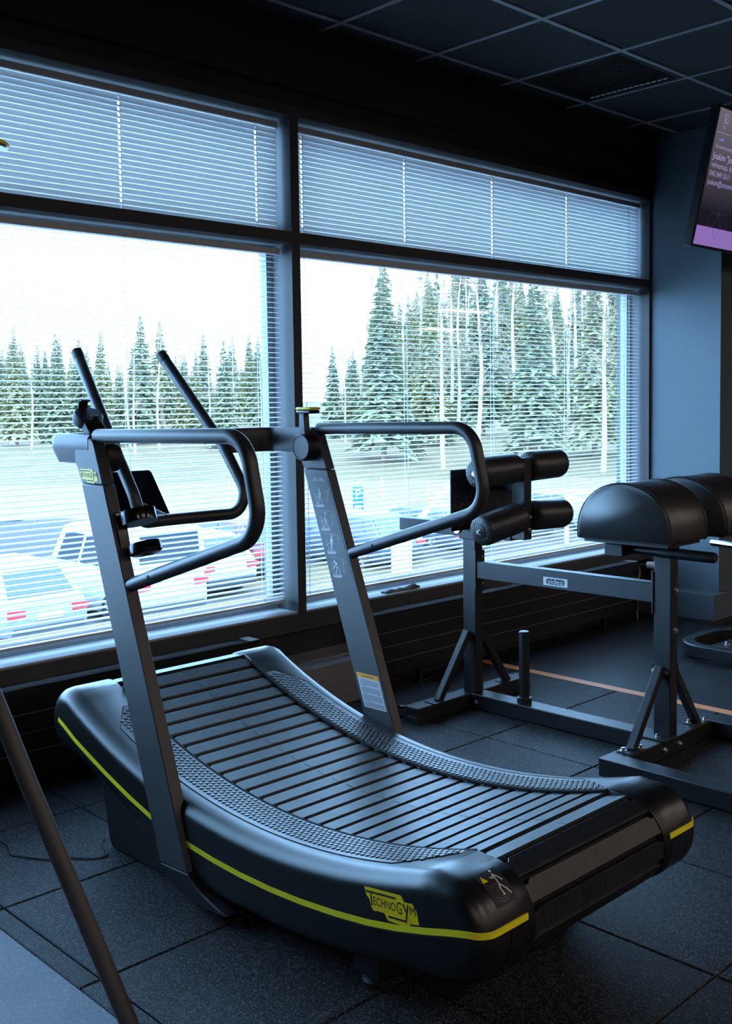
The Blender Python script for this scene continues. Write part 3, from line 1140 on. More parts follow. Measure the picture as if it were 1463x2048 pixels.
# console tablet leaning on the cross bar
tb = MB()
t_u = Vector((1, 0, 0))
t_v = Vector((0, 0.62, 0.80)).normalized()
t_n = t_u.cross(t_v)
tc_ = Vector((1.865, 3.03, 1.028))
pl = []
for cx_, cy_, a0 in ((0.082, 0.082, 0), (-0.082, 0.082, 90), (-0.082, -0.082, 180), (0.082, -0.082, 270)):
    for q in range(5):
        a_ = math.radians(a0 + 22.5 * q)
        pl.append((cx_ * 1.0 + 0.012 * math.cos(a_), cy_ + 0.012 * math.sin(a_)))
tb.prism(pl, tc_, t_u, t_v, t_n * 0.018)
tab = TM.part('console_tablet', tb, 'gloss_black', bevel=0.002)
scr = MB()
scr.prism([(-0.08, -0.07), (0.08, -0.07), (0.08, 0.08), (-0.08, 0.08)], tc_ + t_n * -0.0006 + t_n * 0.0, t_u, t_v, t_n * 0.0005)
TM.part('screen', MB().prism([(-0.082, -0.072), (0.082, -0.072), (0.082, 0.084), (-0.082, 0.084)], tc_ + t_n * 0.0185, t_u, t_v, t_n * 0.0006), 'screen_off', parent=tab, smooth=False)
TM.part('tablet_bracket', MB().bar((1.88, 2.86, 0.965), (1.87, 3.0, 1.0), 0.03, 0.012), 'plastic_dark', parent=tab, bevel=0.003)

# phone clip on top of the near arm
pc = MB().lathe([(0.02, -0.02), (0.040, -0.012), (0.044, 0.0), (0.044, 0.016), (0.040, 0.022), (0.0, 0.024)], (1.60, 2.845, 1.287), (-0.1, -0.48, 0.87), 28)
clip = TM.part('phone_clip', pc, 'plastic_dark')
cn = Vector((-0.1, -0.48, 0.87)).normalized()
cc_ = Vector((1.60, 2.845, 1.287))
cu_ = Vector((0, 0.87, 0.48)).normalized()
TM.part('clip_jaw', MB().bar(cc_ + cu_ * 0.038 + cn * 0.012, cc_ + cu_ * 0.040 + cn * 0.048, 0.03, 0.007, side=(1, 0, 0)).bar(cc_ + cu_ * 0.041 + cn * 0.048, cc_ + cu_ * 0.024 + cn * 0.052, 0.03, 0.006, side=(1, 0, 0)), 'plastic_dark', parent=clip, bevel=0.0015)
TM.part('clip_jaw', MB().bar(cc_ - cu_ * 0.040 + cn * 0.012, cc_ - cu_ * 0.040 + cn * 0.034, 0.022, 0.006, side=(1, 0, 0)).bar(cc_ - cu_ * 0.043 + cn * 0.034, cc_ - cu_ * 0.028 + cn * 0.034, 0.022, 0.005, side=(1, 0, 0)), 'plastic_dark', parent=clip, bevel=0.0015)
TM.part('clip_neck', MB().bar((1.60, 2.79, 1.24), (1.60, 2.83, 1.282), 0.06, 0.03, side=(1, 0, 0)), 'plastic_dark', parent=clip, bevel=0.004)

# bottle holder: open ring above a dish, on a back strap
bh_c = Vector((1.590, 2.562, 1.018))
ringp = [(0.050, 0.0), (0.0505, 0.002), (0.0505, 0.034), (0.050, 0.036), (0.0455, 0.036), (0.045, 0.034), (0.045, 0.002), (0.0455, 0.0), (0.050, 0.0)]
bh = TM.part('holder_ring', MB().lathe(ringp, bh_c - Vector((0, 0.006, 0.018)), (0, 0.35, 0.94), 36), 'gloss_black', angle=50)
bd_c = Vector((1.592, 2.535, 0.928))
TM.part('holder_dish', MB().lathe([(0.0, 0.004), (0.040, 0.0), (0.047, 0.004), (0.047, 0.028), (0.0455, 0.030), (0.0435, 0.028), (0.0425, 0.008), (0.0, 0.006)], bd_c - Vector((0, 0.004, 0.012)), (0, 0.35, 0.94), 36), 'gloss_black', angle=50, parent=bh)
TM.part('holder_strap', MB().bar((1.556, 2.586, 0.925), (1.556, 2.612, 1.03), 0.036, 0.016, side=(1, 0, 0)), 'gloss_black', parent=bh, bevel=0.004)

# --- print: body logo, upright logo, pictograms, warning label, nose sticker


def brand_badge(host, o, u, v, s, n):
    """yellow badge with black lettering; s = length in metres"""
    o, u, v, n = Vector(o), Vector(u).normalized(), Vector(v).normalized(), Vector(n)
    poly = [(0, 0.32), (0.70, 0.345), (0.755, 0.27), (0.885, 0.275), (0.895, 0.285), (0.97, 0.20), (0.975, 0.18), (1.0, 0.02), (0.835, 0.0), (0.82, -0.06), (0.42, -0.055), (0.36, 0.03), (0.205, 0.03), (0.20, 0.02), (0.14, 0.02), (0.10, 0.08), (0.085, 0.16), (0.025, 0.21)]
    b = TM.part('badge', MB().prism([(a * s, c * s) for a, c in poly], o, u, v, n * 0.0008), 'yellow', parent=host, smooth=False, label='yellow badge with black lettering')
    tx = MB()
    o2 = o + n * 0.0011
    w = 0.028 * s
    tx.stroke([(0.035 * s, 0.265 * s), (0.60 * s, 0.285 * s)], w, o2, u, v)
    tx.stroke([(0.125 * s, 0.255 * s), (0.125 * s, 0.09 * s)], w, o2, u, v)
    tx.text('ECHNO', o2 + u * 0.155 * s + v * 0.105 * s, u, v, 0.165 * s, squeeze=0.75)
    tx.text('G', o2 + u * 0.600 * s + v * 0.09 * s, u, v, 0.235 * s, squeeze=0.66)
    tx.text('M', o2 + u * 0.845 * s + v * 0.125 * s, u, v, 0.165 * s, squeeze=0.95)
    tx.stroke([(0.735 * s, 0.235 * s), (0.785 * s, 0.145 * s)], w, o2, u, v)
    tx.stroke([(0.825 * s, 0.24 * s), (0.77 * s, 0.015 * s), (0.44 * s, 0.005 * s)], w, o2, u, v)
    ring = [(0.925 * s + 0.014 * s * math.cos(2 * PI * q / 10), 0.225 * s + 0.014 * s * math.sin(2 * PI * q / 10)) for q in range(10)]
    tx.stroke(ring, 0.005 * s, o2, u, v, closed=True)
    TM.part('lettering', tx, 'black_ink', parent=b, smooth=False)


covers = [o for o in TM.o.children if o.name.startswith('side_cover')]
posts = [o for o in TM.o.children if o.name == 'upright' or o.name.startswith('upright.')]
heads = [o for o in TM.o.children if o.name.startswith('upright_head')]
near_cov = min(covers, key=lambda o: sum(v.co.x for v in o.data.vertices) / len(o.data.vertices))
near_head = min(heads, key=lambda o: sum(v.co.x for v in o.data.vertices))
far_post = max(posts, key=lambda o: sum(v.co.x for v in o.data.vertices))
brand_badge(near_cov, (XO - 0.0002, 1.618, 0.2235), (0, -1, 0.10), (0, 0.10, 1), 0.158, (-1, 0, 0))
brand_badge(near_head, (UO - 0.0002, 2.772, 1.1165), (0, -1, -0.03), (0, -0.03, 1), 0.100, (-1, 0, 0))

# instruction panel on the inner face of the far upright
FX = mx(UI) - 0.0004
pu, pv = Vector((0, -1, 0)), Vector((0, 0, 1))
panel = MB().prism([(-(by(1.085) - 0.006), 1.085), (-(fy(1.085) + 0.010), 1.085), (-(fy(0.748) + 0.010), 0.748), (-(by(0.748) - 0.006), 0.748)], (FX, 0, 0), (0, -1, 0), (0, 0, 1), (-0.0004, 0, 0))
pan = TM.part('instruction_panel', panel, principled('blue_grey_decal', (0.062, 0.068, 0.078), 0.45), parent=far_post, smooth=False)
ink = MB()
IX = FX - 0.0008
pm = (fy(1.06) + by(1.06)) / 2
ink.text('SKILLMILL', (IX, pm + 0.026, 1.066), pu, pv, 0.0155, squeeze=0.84)
ys_line = []
for q, (zc, tilt_, lev_a) in enumerate(((1.010, 0.0, -25), (0.932, 0.0, -12), (0.855, 0.0, 0), (0.778, 0.0, 22))):
    yc = (fy(zc) + by(zc)) / 2 + 0.012
    o = Vector((IX, yc, zc))
    k = 0.001
    dk = [(-22, -27), (-14, -22), (2, -24), (20, -21), (23, -26), (14, -32), (-16, -33)]
    ink.stroke([(a * k, b * k) for a, b in dk], 0.0014, o, pu, pv, closed=True)
    ink.stroke([(-18 * k, -29 * k), (18 * k, -27 * k)], 0.004, o, pu, pv)
    ink.stroke([(-14 * k, -22 * k), (-18 * k, 2 * k), (-27 * k, 14 * k)], 0.0018, o, pu, pv)
    ink.stroke([(-18 * k, 2 * k), (-2 * k, 2 * k), (-4 * k, -6 * k)], 0.0016, o, pu, pv)
    ink.stroke([(-18 * k, 0), (-26 * k, -6 * k)], 0.0016, o, pu, pv)
    body = [
        [(-4, 27, 'h'), [(-2, 20), (1, 2)], [(1, 2), (-8, -20)], [(1, 2), (8, -10), (14, -15)], [(-2, 18), (-9, 10), (-4, 8)], [(-1, 18), (6, 10)]],
        [(-2, 27, 'h'), [(0, 20), (3, 0)], [(3, 0), (-8, -21)], [(3, 0), (14, -21)], [(0, 17), (-8, 4)], [(1, 17), (5, 6)]],
        [(0, 27, 'h'), [(-1, 20), (1, 0)], [(1, 0), (-4, -21)], [(2, 0), (5, -21)], [(-5, 17), (-8, 2)], [(5, 17), (8, 2)]],
        [(-16, 20, 'h'), [(-11, 16), (2, 10)], [(2, 10), (-6, -20)], [(4, 10), (13, -20)], [(-8, 14), (-14, 4)], [(0, 11), (8, 6), (6, 0)]],
    ][q]
    ink.disc((body[0][0] * k, body[0][1] * k), 0.0036, o, pu, pv, 10, 0.0046)
    ink.stroke([(a * k, b * k) for a, b in body[1]], 0.0068, o, pu, pv)
    for st in body[2:]:
        ink.stroke([(a * k, b * k) for a, b in st], 0.0030, o, pu, pv)
    # small lever diagram
    lo = Vector((IX, yc - 0.034, zc + 0.004))
    a_ = math.radians(lev_a)
    circ = [(0.006 * math.cos(2 * PI * j / 12), -0.012 + 0.0075 * math.sin(2 * PI * j / 12)) for j in range(12)]
    ink.stroke(circ, 0.0008, lo, pu, pv, closed=True)
    dx, dz = -math.sin(a_), math.cos(a_)
    ink.stroke([(-0.0015 + dx * 0.002, -0.004), (-0.0015 + dx * 0.014, -0.004 + dz * 0.013)], 0.0007, lo, pu, pv)
    ink.stroke([(0.0015 + dx * 0.002, -0.004), (0.0015 + dx * 0.014, -0.004 + dz * 0.013)], 0.0007, lo, pu, pv)
    ink.stroke([(-0.010, 0.016), (-0.004, 0.0185), (0.003, 0.0185), (0.009, 0.016)], 0.0009, lo, pu, pv)
    if q < 3:
        zl = zc - 0.042
        yl = (fy(zl) + by(zl)) / 2
        ink.stroke([(0, 0), (0.066, -0.002)], 0.0007, Vector((IX, yl + 0.036, zl)), pu, pv)
    ys_line.append((lo, dx, dz))
TM.part('pictograms', ink, 'white_ink', parent=pan, smooth=False, kind='stuff')
yk = MB()
for lo, dx, dz in ys_line:
    yk.stroke([(dx * 0.016 - 0.002, -0.004 + dz * 0.0165), (dx * 0.016 + 0.003, -0.004 + dz * 0.0165)], 0.0022, lo, pu, pv)
    yk.stroke([(dx * 0.022, 0.021), (dx * 0.025, 0.026)], 0.0018, lo, pu, pv)
TM.part('lever_marks', yk, 'yellow', parent=pan, smooth=False)

# warning label
z1, z2 = 0.440, 0.330
wl = TM.part('warning_label', MB().prism([(-(by(z1) - 0.012), z1), (-(fy(z1) + 0.012), z1), (-(fy(z2) + 0.014), z2 + 0.001), (-(by(z2) - 0.012), z2)], (FX, 0, 0), (0, -1, 0), (0, 0, 1), (-0.0004, 0, 0)), 'label_paper', parent=far_post, smooth=False)
zb = 0.425
TM.part('warning_band', MB().prism([(-(by(z1) - 0.012), z1), (-(fy(z1) + 0.012), z1), (-(fy(zb) + 0.012), zb), (-(by(zb) - 0.012), zb)], (FX - 0.0005, 0, 0), (0, -1, 0), (0, 0, 1), (-0.0003, 0, 0)), 'orange_ink', parent=wl, smooth=False, label='orange band')
tx = MB()
ym = (fy(0.43) + by(0.43)) / 2
tx.text('WARNING', (FX - 0.0011, ym + 0.014, 0.4285), pu, pv, 0.0085)
tx.add([(FX - 0.0011, ym + 0.018, 0.4285), (FX - 0.0011, ym + 0.025, 0.4285), (FX - 0.0011, ym + 0.0215, 0.4350)], [(0, 1, 2)])
rnd = random.Random(3)
zz = 0.419
row = 0
while zz > 0.336:
    y0 = by(zz) - 0.020
    y1 = fy(zz) + 0.020
    if row % 6 == 5:
        y1 = y0 - (y0 - y1) * 0.3
    x = y0
    while x > y1:
        wd = rnd.uniform(0.003, 0.008)
        tx.stroke([(0, 0), (min(wd, x - y1), 0)], 0.0013, Vector((FX - 0.0011, x, zz)), pu, pv)
        x -= wd + 0.0016
    zz -= 0.0036 if row % 6 != 5 else 0.0058
    row += 1
TM.part('lettering', tx, 'black_ink', parent=wl, smooth=False)

# sticker on the near nose: follows the curve of the nose


def nose(x, ang_deg, lift=0.0):
    a = math.radians(ang_deg)
    return Vector((x, FD[0] + (0.110 + lift) * math.cos(a), FD[1] + (0.110 + lift) * math.sin(a)))


def nose_ribbon(mb, pts, w, lift):
    """pts = (x, angle); strip of width w on the nose"""
    for (xa, aa), (xb, ab) in zip(pts[:-1], pts[1:]):
        A, B = nose(xa, aa, lift), nose(xb, ab, lift)
        d = (B - A).normalized()
        n = (nose(xa, aa, 1) - nose(xa, aa, 0)).normalized()
        e = n.cross(d).normalized() * w / 2
        mb.add([A - e, B - e, B + e, A + e], [(0, 1, 2, 3)])


st = MB()
st.loft([[nose(1.612, a_, 0.0006), nose(1.676, a_, 0.0006)] for a_ in range(104, 147, 6)], cap=False, closed=False)
stk = TM.part('nose_sticker', st, 'black_ink', parent=near_cov, smooth=True, label='black safety sticker')
ns = MB()
H_ = 0.0010
for pts in ([(1.657, 110), (1.655, 117), (1.652, 124)], [(1.652, 124), (1.647, 130), (1.650, 137)], [(1.652, 124), (1.662, 131), (1.668, 138)], [(1.656, 112), (1.649, 116), (1.644, 113)], [(1.657, 112), (1.664, 117), (1.668, 122)]):
    nose_ribbon(ns, pts, 0.0030, H_)
A = nose(1.659, 106.5, H_)
ns.disc((0, 0), 0.0035, A, (1, 0, 0), nose(1.659, 107, H_) - nose(1.659, 106, H_) if False else (nose(1.659, 105.5, H_) - nose(1.659, 107.5, H_)).normalized(), 10)
TM.part('runner_symbol', ns, 'white_ink', parent=stk, smooth=False)
ny = MB()
ny.add([nose(1.617, 117, H_), nose(1.633, 117, H_), nose(1.625, 108, H_)], [(0, 1, 2)])
nose_ribbon(ny, [(1.644, 136), (1.649, 136)], 0.0022, H_)
TM.part('warning_triangle', ny, 'yellow', parent=stk, smooth=False, label='yellow warning triangle')
nb = MB()
nose_ribbon(nb, [(1.625, 111), (1.625, 114)], 0.0014, 0.0013)
nose_ribbon(nb, [(1.625, 115), (1.625, 115.9)], 0.0014, 0.0013)
TM.part('exclamation_mark', nb, 'black_ink', parent=stk, smooth=False)
ng = MB()
for pts in ([(1.622, 138), (1.634, 142), (1.650, 142), (1.660, 137)], [(1.638, 142), (1.632, 124), (1.618, 120)], [(1.632, 124), (1.644, 122), (1.646, 128), (1.634, 130)], [(1.624, 135), (1.636, 139), (1.650, 139)]):
    nose_ribbon(ng, pts, 0.0010, H_)
TM.part('treadmill_symbol', ng, principled('grey_print', (0.16, 0.16, 0.17), 0.6), parent=stk, smooth=False)

# ================================================================== BACK-EXTENSION / GLUTE-HAM BENCH
BX = 3.50
GH = Thing('glute_ham_bench', 'black steel bench with half-round pads and foot rollers, standing between treadmill and column', 'exercise bench', (BX, 2.5, 0.0))
T = 0.068
b_me = bolt_mesh('bolt', 0.0075, 0.012)


def bolt(p, n, parent):
    GH.inst('bolt', b_me, p, rot=rot_z_to(n), parent=parent)


base = GH.part('cross_foot', MB().box(3.125, 3.875, 2.945, 3.025, 0.004, T), 'black_frame', bevel=0.004)
GH.part('floor_pad', MB().box(3.122, 3.165, 2.942, 3.028, 0.0, 0.03), 'plastic_dark', parent=base, bevel=0.003)
GH.part('floor_pad', MB().box(3.835, 3.878, 2.942, 3.028, 0.0, 0.03), 'plastic_dark', parent=base, bevel=0.003)
spine = GH.part('spine_beam', MB().box(3.458, 3.545, 2.073, 2.945, 0.004, T), 'black_frame', bevel=0.004)
bolt((3.458, 2.915, 0.035), (-1, 0, 0), spine)
xb = GH.part('cross_beam', MB().box(3.203, 3.797, 2.0, 2.073, 0.004, T), 'black_frame', bevel=0.003)
for y in (0,):
    bolt((3.44, 2.0, 0.036), (0, -1, 0), xb)
    bolt((3.545, 2.0, 0.036), (0, -1, 0), xb)
for x0, x1 in ((3.122, 3.203), (3.797, 3.878)):
    GH.part('base_rail', MB().box(x0, x1, 1.15, 2.073, 0.004, T), 'black_frame', bevel=0.003)
GH.part('base_rail', MB().box(3.203, 3.797, 1.15, 1.22, 0.004, T), 'black_frame', bevel=0.003)
# posts
rp = GH.part('rear_post', MB().box(3.476, 3.526, 2.930, 3.000, T, 0.775), 'black_frame', bevel=0.003)
fp = GH.part('front_post', MB().box(3.476, 3.526, 1.997, 2.067, T, 0.800), 'black_frame', bevel=0.003)
GH.part('post_foot_plate', MB().box(3.425, 3.575, 1.985, 2.085, T, T + 0.006), 'black_frame', parent=fp, bevel=0.001)
bolt((3.452, 2.035, T + 0.006), (0, 0, 1), fp)
bolt((3.552, 2.035, T + 0.006), (0, 0, 1), fp)
for z in (0.622, 0.473):
    bolt((3.503, 1.997, z), (0, -1, 0), fp)
for z in (0.662, 0.545):
    bolt((3.512, 2.930, z), (0, -1, 0), rp)
# spine between the posts with its name plate
tbm = GH.part('tie_beam', MB().box(3.476, 3.526, 2.073, 2.924, 0.570, 0.645), 'black_frame', bevel=0.003)
GH.part('end_plate', MB().box(3.470, 3.532, 2.067, 2.0735, 0.53, 0.69), 'black_frame', parent=tbm, bevel=0.001)
GH.part('end_plate', MB().box(3.470, 3.532, 2.9235, 2.930, 0.52, 0.69), 'black_frame', parent=tbm, bevel=0.001)
npl = GH.part('name_plate', MB().box(3.4745, 3.4762, 2.452, 2.570, 0.5825, 0.6165), principled('brushed_plate', (0.62, 0.63, 0.65), 0.35), parent=tbm, smooth=False, label='silver maker plate')
nt_ = MB()
o_ = Vector((3.4743, 2.5545, 0.5995))
pl_ = [(0.0, -0.008), (0.0, 0.006), (0.008, 0.0115), (0.080, 0.0115), (0.087, 0.007), (0.087, -0.007), (0.079, -0.0115), (0.008, -0.0115)]
nt_.prism(pl_, o_, (0, -1, 0), (0, 0, 1), (-0.0003, 0, 0))
GH.part('plate_field', nt_, 'black_ink', parent=npl, smooth=False)
n2 = MB().text('sidea', (3.4738, 2.5112, 0.5905), (0, -1, 0), (0, 0, 1), 0.0300, align='CENTER', squeeze=1.25)
GH.part('lettering', n2, 'white_ink', parent=npl, smooth=False)
for y in (2.562, 2.460):
    GH.part('rivet', MB().lathe([(0.0032, 0), (0.002, 0.0012)], (3.4745, y, 0.5995), (-1, 0, 0), 8), 'steel', parent=npl)
# braces
for y, zt, nm in ((2.965, 0.335, 'r'), (2.032, 0.335, 'f')):
    for s in (-1, 1):
        br = GH.part('brace', MB().bar((BX + s * 0.232, y, T), (BX + s * 0.036, y, zt), 0.030, 0.030, side=(0, 1, 0)), 'black_frame', bevel=0.002)
        GH.part('brace_plate', MB().box(BX + s * 0.232 - 0.05, BX + s * 0.232 + 0.05, y - 0.03, y + 0.03, T, T + 0.004), 'black_frame', parent=br, bevel=0.001)
        if nm == 'f':
            bolt((BX + s * 0.232 - 0.034, y + 0.012, T + 0.004), (0, 0, 1), br)
            bolt((BX + s * 0.232 + 0.034, y - 0.018, T + 0.004), (0, 0, 1), br)
            xp = BX + s * 0.026
            GH.part('brace_plate', MB().box(min(xp, xp + s * 0.005), max(xp, xp + s * 0.005), 1.995, 2.071, 0.285, 0.345), 'black_frame', parent=br, bevel=0.001)
            if s < 0:
                bolt((BX - 0.031, 2.058, 0.318), (-1, 0, 0), br)
                bolt((BX - 0.031, 2.010, 0.318), (-1, 0, 0), br)
# storage peg on the spine beam
pg = GH.part('storage_peg', MB().lathe([(0.031, 0), (0.031, 0.022), (0.022, 0.023), (0.022, 0.298), (0.019, 0.302), (0, 0.303)], (3.503, 2.690, T), (0, 0, 1), 28), 'black_frame')
# transport wheels
for x in (3.140, 3.860):
    wh = GH.part('wheel', MB().lathe([(0.008, -0.012), (0.026, -0.012), (0.028, -0.008), (0.028, 0.008), (0.026, 0.012), (0.008, 0.012)], (x, 3.052, 0.034), (1, 0, 0), 20), 'gloss_black')
    GH.part('wheel_fork', MB().box(x - 0.018, x - 0.014, 3.020, 3.060, 0.022, 0.05).box(x + 0.014, x + 0.018, 3.020, 3.060, 0.022, 0.05), 'black_frame', parent=wh)

# half-round hip pads
def dpad(x0, x1):
    hw, z0, ht = 0.188, 0.832, 0.203
    base = []
    for i in range(25):
        a = PI * i / 24
        base.append((hw * math.cos(a), 0.028 + (ht - 0.028) * math.sin(a) ** 0.92))
    base += [(-hw, 0.006), (-hw + 0.006, 0.0), (hw - 0.006, 0.0), (hw, 0.006)]
    cyx = 2.030
    rg = []
    for x, k in ((x0, 0.955), (x0 + 0.004, 0.98), (x0 + 0.010, 1.0), (x1 - 0.010, 1.0), (x1 - 0.004, 0.98), (x1, 0.955)):
        rg.append([(x, cyx + a * k, z0 + 0.1 + (b - 0.1) * k) for a, b in base])
    pad = GH.part('hip_pad', MB().loft(rg), 'leather', angle=50)
    for x in (x0 + 0.0085, x1 - 0.0085):
        ring = [(x, cyx + a * 1.003, z0 + 0.1 + (b - 0.1) * 1.003) for a, b in base]
        GH.part('piping', MB().tube(ring, 0.0028, 6, closed=True), 'leather', parent=pad)
    GH.part('pad_board', MB().box(x0 + 0.02, x1 - 0.02, cyx - hw + 0.02, cyx + hw - 0.02, z0 - 0.014, z0 + 0.002), 'black_frame', parent=pad)
    return pad


dpad(3.200, 3.458)
dpad(3.592, 3.850)
car = GH.part('pad_carriage', MB().box(3.30, 3.60, 2.090, 2.160, 0.762, 0.812).box(3.472, 3.530, 1.992, 2.090, 0.745, 0.812), 'black_frame', bevel=0.003)
GH.part('tube_cap', MB().box(3.295, 3.302, 2.087, 2.163, 0.759, 0.805), 'plastic_dark', parent=car, bevel=0.004)
for x in (3.345,):
    hb = GH.part('hand_grip', MB().tube([(x, 2.10, 0.785), (x, 1.96, 0.784)], 0.0155, 16), 'black_frame')
    GH.part('grip_sleeve', MB().tube([(x, 1.965, 0.784), (x, 1.760, 0.782), (x, 1.752, 0.782)], [0.0195, 0.0195, 0.016], 18), 'plastic_dark', parent=hb)

# sliding foot carriage: horizontal tube, post, tread plate, four rollers
sld = GH.part('slide_tube', MB().box(3.474, 3.528, 2.735, 3.380, 0.748, 0.806), 'black_frame', bevel=0.003)
GH.part('slide_sleeve', MB().box(3.466, 3.536, 2.915, 3.015, 0.738, 0.815), 'black_frame', parent=sld, bevel=0.003)
pin = GH.part('lock_pin', MB().lathe([(0.007, 0), (0.007, 0.045), (0.006, 0.046)], (3.466, 2.975, 0.785), (-1, 0, 0), 16), 'chrome')
GH.part('pin_knob', MB().lathe([(0.014, 0.040), (0.0185, 0.043), (0.0185, 0.058), (0.017, 0.060)], (3.466, 2.975, 0.785), (-1, 0, 0), 24), 'chrome', parent=pin)
fpost = GH.part('roller_post', MB().box(3.476, 3.524, 2.664, 2.732, 0.756, 1.095), 'black_frame', bevel=0.003)
GH.part('roller_arm', MB().box(3.482, 3.518, 2.732, 2.850, 0.955, 1.005), 'black_frame', parent=fpost, bevel=0.002)
for z in (0.850, 0.795):
    bolt((3.505, 2.664, z), (0, -1, 0), fpost)
pl0 = GH.part('foot_plate', MB().box(3.235, 3.765, 2.852, 2.858, 0.800, 1.052), 'foot_plate', bevel=0.001)
tp = MB()
for i in range(13):
    for j in range(6):
        cx_ = 3.26 + i * 0.040 + (0.02 if j % 2 else 0)
        cz_ = 0.822 + j * 0.042
        a_ = math.radians(45 if (i + j) % 2 else -45)
        d = Vector((math.cos(a_), 0, math.sin(a_)))
        e = Vector((-math.sin(a_), 0, math.cos(a_)))
        c_ = Vector((cx_, 2.852, cz_))
        if not (3.25 < cx_ < 3.75):
            continue
        rr2 = []
        for s_, w_ in ((-0.016, 0.0006), (-0.009, 0.0028), (0, 0.0036), (0.009, 0.0028), (0.016, 0.0006)):
            h_ = 0.0022 * (1 - (s_ / 0.018) ** 2)
            rr2.append([c_ + d * s_ - e * w_, c_ + d * s_ + Vector((0, -h_, 0)), c_ + d * s_ + e * w_])
        tp.loft(rr2, cap=False, closed=False)
GH.part('tread_bars', tp, principled('worn_tread_bars', (0.05, 0.05, 0.052), 0.32), parent=pl0, kind='stuff')


def roller(xi, xo, y, zi, zo):
    a, b = Vector((xi, y, zi)), Vector((xo, y, zo))
    ax = (b - a)
    L = ax.length
    r = 0.063
    prof = [(0.018, 0.004), (0.030, 0.0), (0.040, 0.002), (0.053, 0.006), (0.060, 0.014), (r, 0.026), (r, L - 0.026), (0.060, L - 0.014), (0.053, L - 0.006), (0.040, L - 0.002), (0.030, L), (0.018, L - 0.004)]
    ro = GH.part('foot_roller', MB().lathe(prof, a, ax, 36), 'leather', angle=60)
    # gathered pleats at both ends
    pt = MB()
    d = ax.normalized()
    s = Vector((0, 0, 1)) - d * d.z
    s.normalize()
    t = d.cross(s)
    for end, sg in ((b, 1), (a, -1)):
        for q in range(26):
            al = 2 * PI * q / 26
            u = s * math.cos(al) + t * math.sin(al)
            p0 = end + u * 0.033 - d * sg * 0.0005
            p1 = end + u * 0.048 - d * sg * 0.0042
            p2 = end + u * 0.0588 - d * sg * 0.0125
            pt.tube([p0, p1, p2], [0.0016, 0.0024, 0.0012], 5)
        disc = GH.part('roller_cap', MB().lathe([(0.0, 0.004), (0.028, 0.004), (0.031, 0.002), (0.031, -0.004)], end - d * sg * 0.001, d * sg, 28), 'plastic_dark', parent=ro)
        GH.inst('bolt', b_me, end + d * sg * 0.003, rot=rot_z_to(d * sg), parent=ro)
    GH.part('pleats', pt, 'leather', parent=ro, kind='stuff')
    return ro


for s in (-1, 1):
    roller(BX + s * 0.034, BX + s * (0.290 if s < 0 else 0.272), 2.680, 0.855 if s < 0 else 0.853, 0.815 if s < 0 else 0.846)
    roller(BX + s * 0.034, BX + s * (0.290 if s < 0 else 0.272), 2.702, 1.056, 1.044 if s < 0 else 1.062)
    GH.part('roller_axle', MB().tube([(BX + s * 0.02, 2.702, 1.056), (BX + s * 0.05, 2.702, 1.056)], 0.012, 12).tube([(BX + s * 0.02, 2.680, 0.854), (BX + s * 0.05, 2.680, 0.853)], 0.012, 12), 'black_frame', parent=fpost)

# ================================================================== TELEVISION
TA = Vector((5.077, 2.80, 2.132))
tu = Vector((1, 0, 0))
tv = Vector((0, -0.15, 0.653)).normalized()
tn = tu.cross(tv)                      # towards the viewer
TVW, TVH = 1.22, 0.69
TVT = Thing('television', 'wall screen showing a dark slide with purple text, tilted down below the ceiling', 'television', (5.7, 2.82, 2.1))
body = MB().prism([(-0.014, -0.014), (TVW, -0.014), (TVW, TVH), (-0.014, TVH)], TA - tn * 0.052, tu, tv, tn * 0.050)
bz = TVT.part('bezel', body, 'tv_body', bevel=0.004)
TVT.part('screen', MB().prism([(0, 0), (TVW - 0.014, 0), (TVW - 0.014, TVH - 0.014), (0, TVH - 0.014)], TA - tn * 0.0018, tu, tv, tn * 0.002), 'tv_screen', smooth=False)
TVT.part('screen_band', MB().prism([(0, 0), (TVW - 0.014, 0), (TVW - 0.014, 0.096), (0, 0.096)], TA + tn * 0.0004, tu, tv, tn * 0.0004), 'tv_purple', smooth=False, label='lilac band')
tt_ = MB()
o = TA + tn * 0.001


def tvt(body, x, y, size, sq=1.0):
    tt_.text(body, o + tu * x + tv * y, tu, tv, size, squeeze=sq)


tvt('Personal training', 0.020, 0.484, 0.029, 0.95)
tvt('Joakim "Jokke', 0.016, 0.430, 0.047, 1.02)
tvt('Joakim "Jokke', 0.0175, 0.4305, 0.047, 1.02)
tvt('valmentaja, fys', 0.016, 0.390, 0.040, 1.0)
tvt('045 849 5511', 0.016, 0.346, 0.040, 1.0)
tvt('joakim@xocenter.', 0.014, 0.304, 0.040, 1.0)
tvt('XO', 0.052, 0.5825, 0.020)
tt_.stroke([(0.0, 0.560), (1.1, 0.560)], 0.0022, o, tu, tv)
tt_.stroke([(0.052, 0.652), (0.088, 0.605)], 0.003, o, tu, tv)
tt_.stroke([(0.052, 0.605), (0.075, 0.635)], 0.003, o, tu, tv)
tt_.stroke([(0.080 + 0.022 * math.cos(2 * PI * q / 18), 0.632 + 0.022 * math.sin(2 * PI * q / 18)) for q in range(18)], 0.003, o, tu, tv, closed=True)
TVT.part('screen_text', tt_, 'tv_text', smooth=False)
tb_ = MB().text('XO', o + tu * 0.034 + tv * 0.521, tu, tv, 0.020).stroke([(0.066, 0.528), (0.085, 0.528)], 0.010, o, tu, tv)
TVT.part('screen_caption', tb_, 'tv_blue', smooth=False)
fl_ = MB()
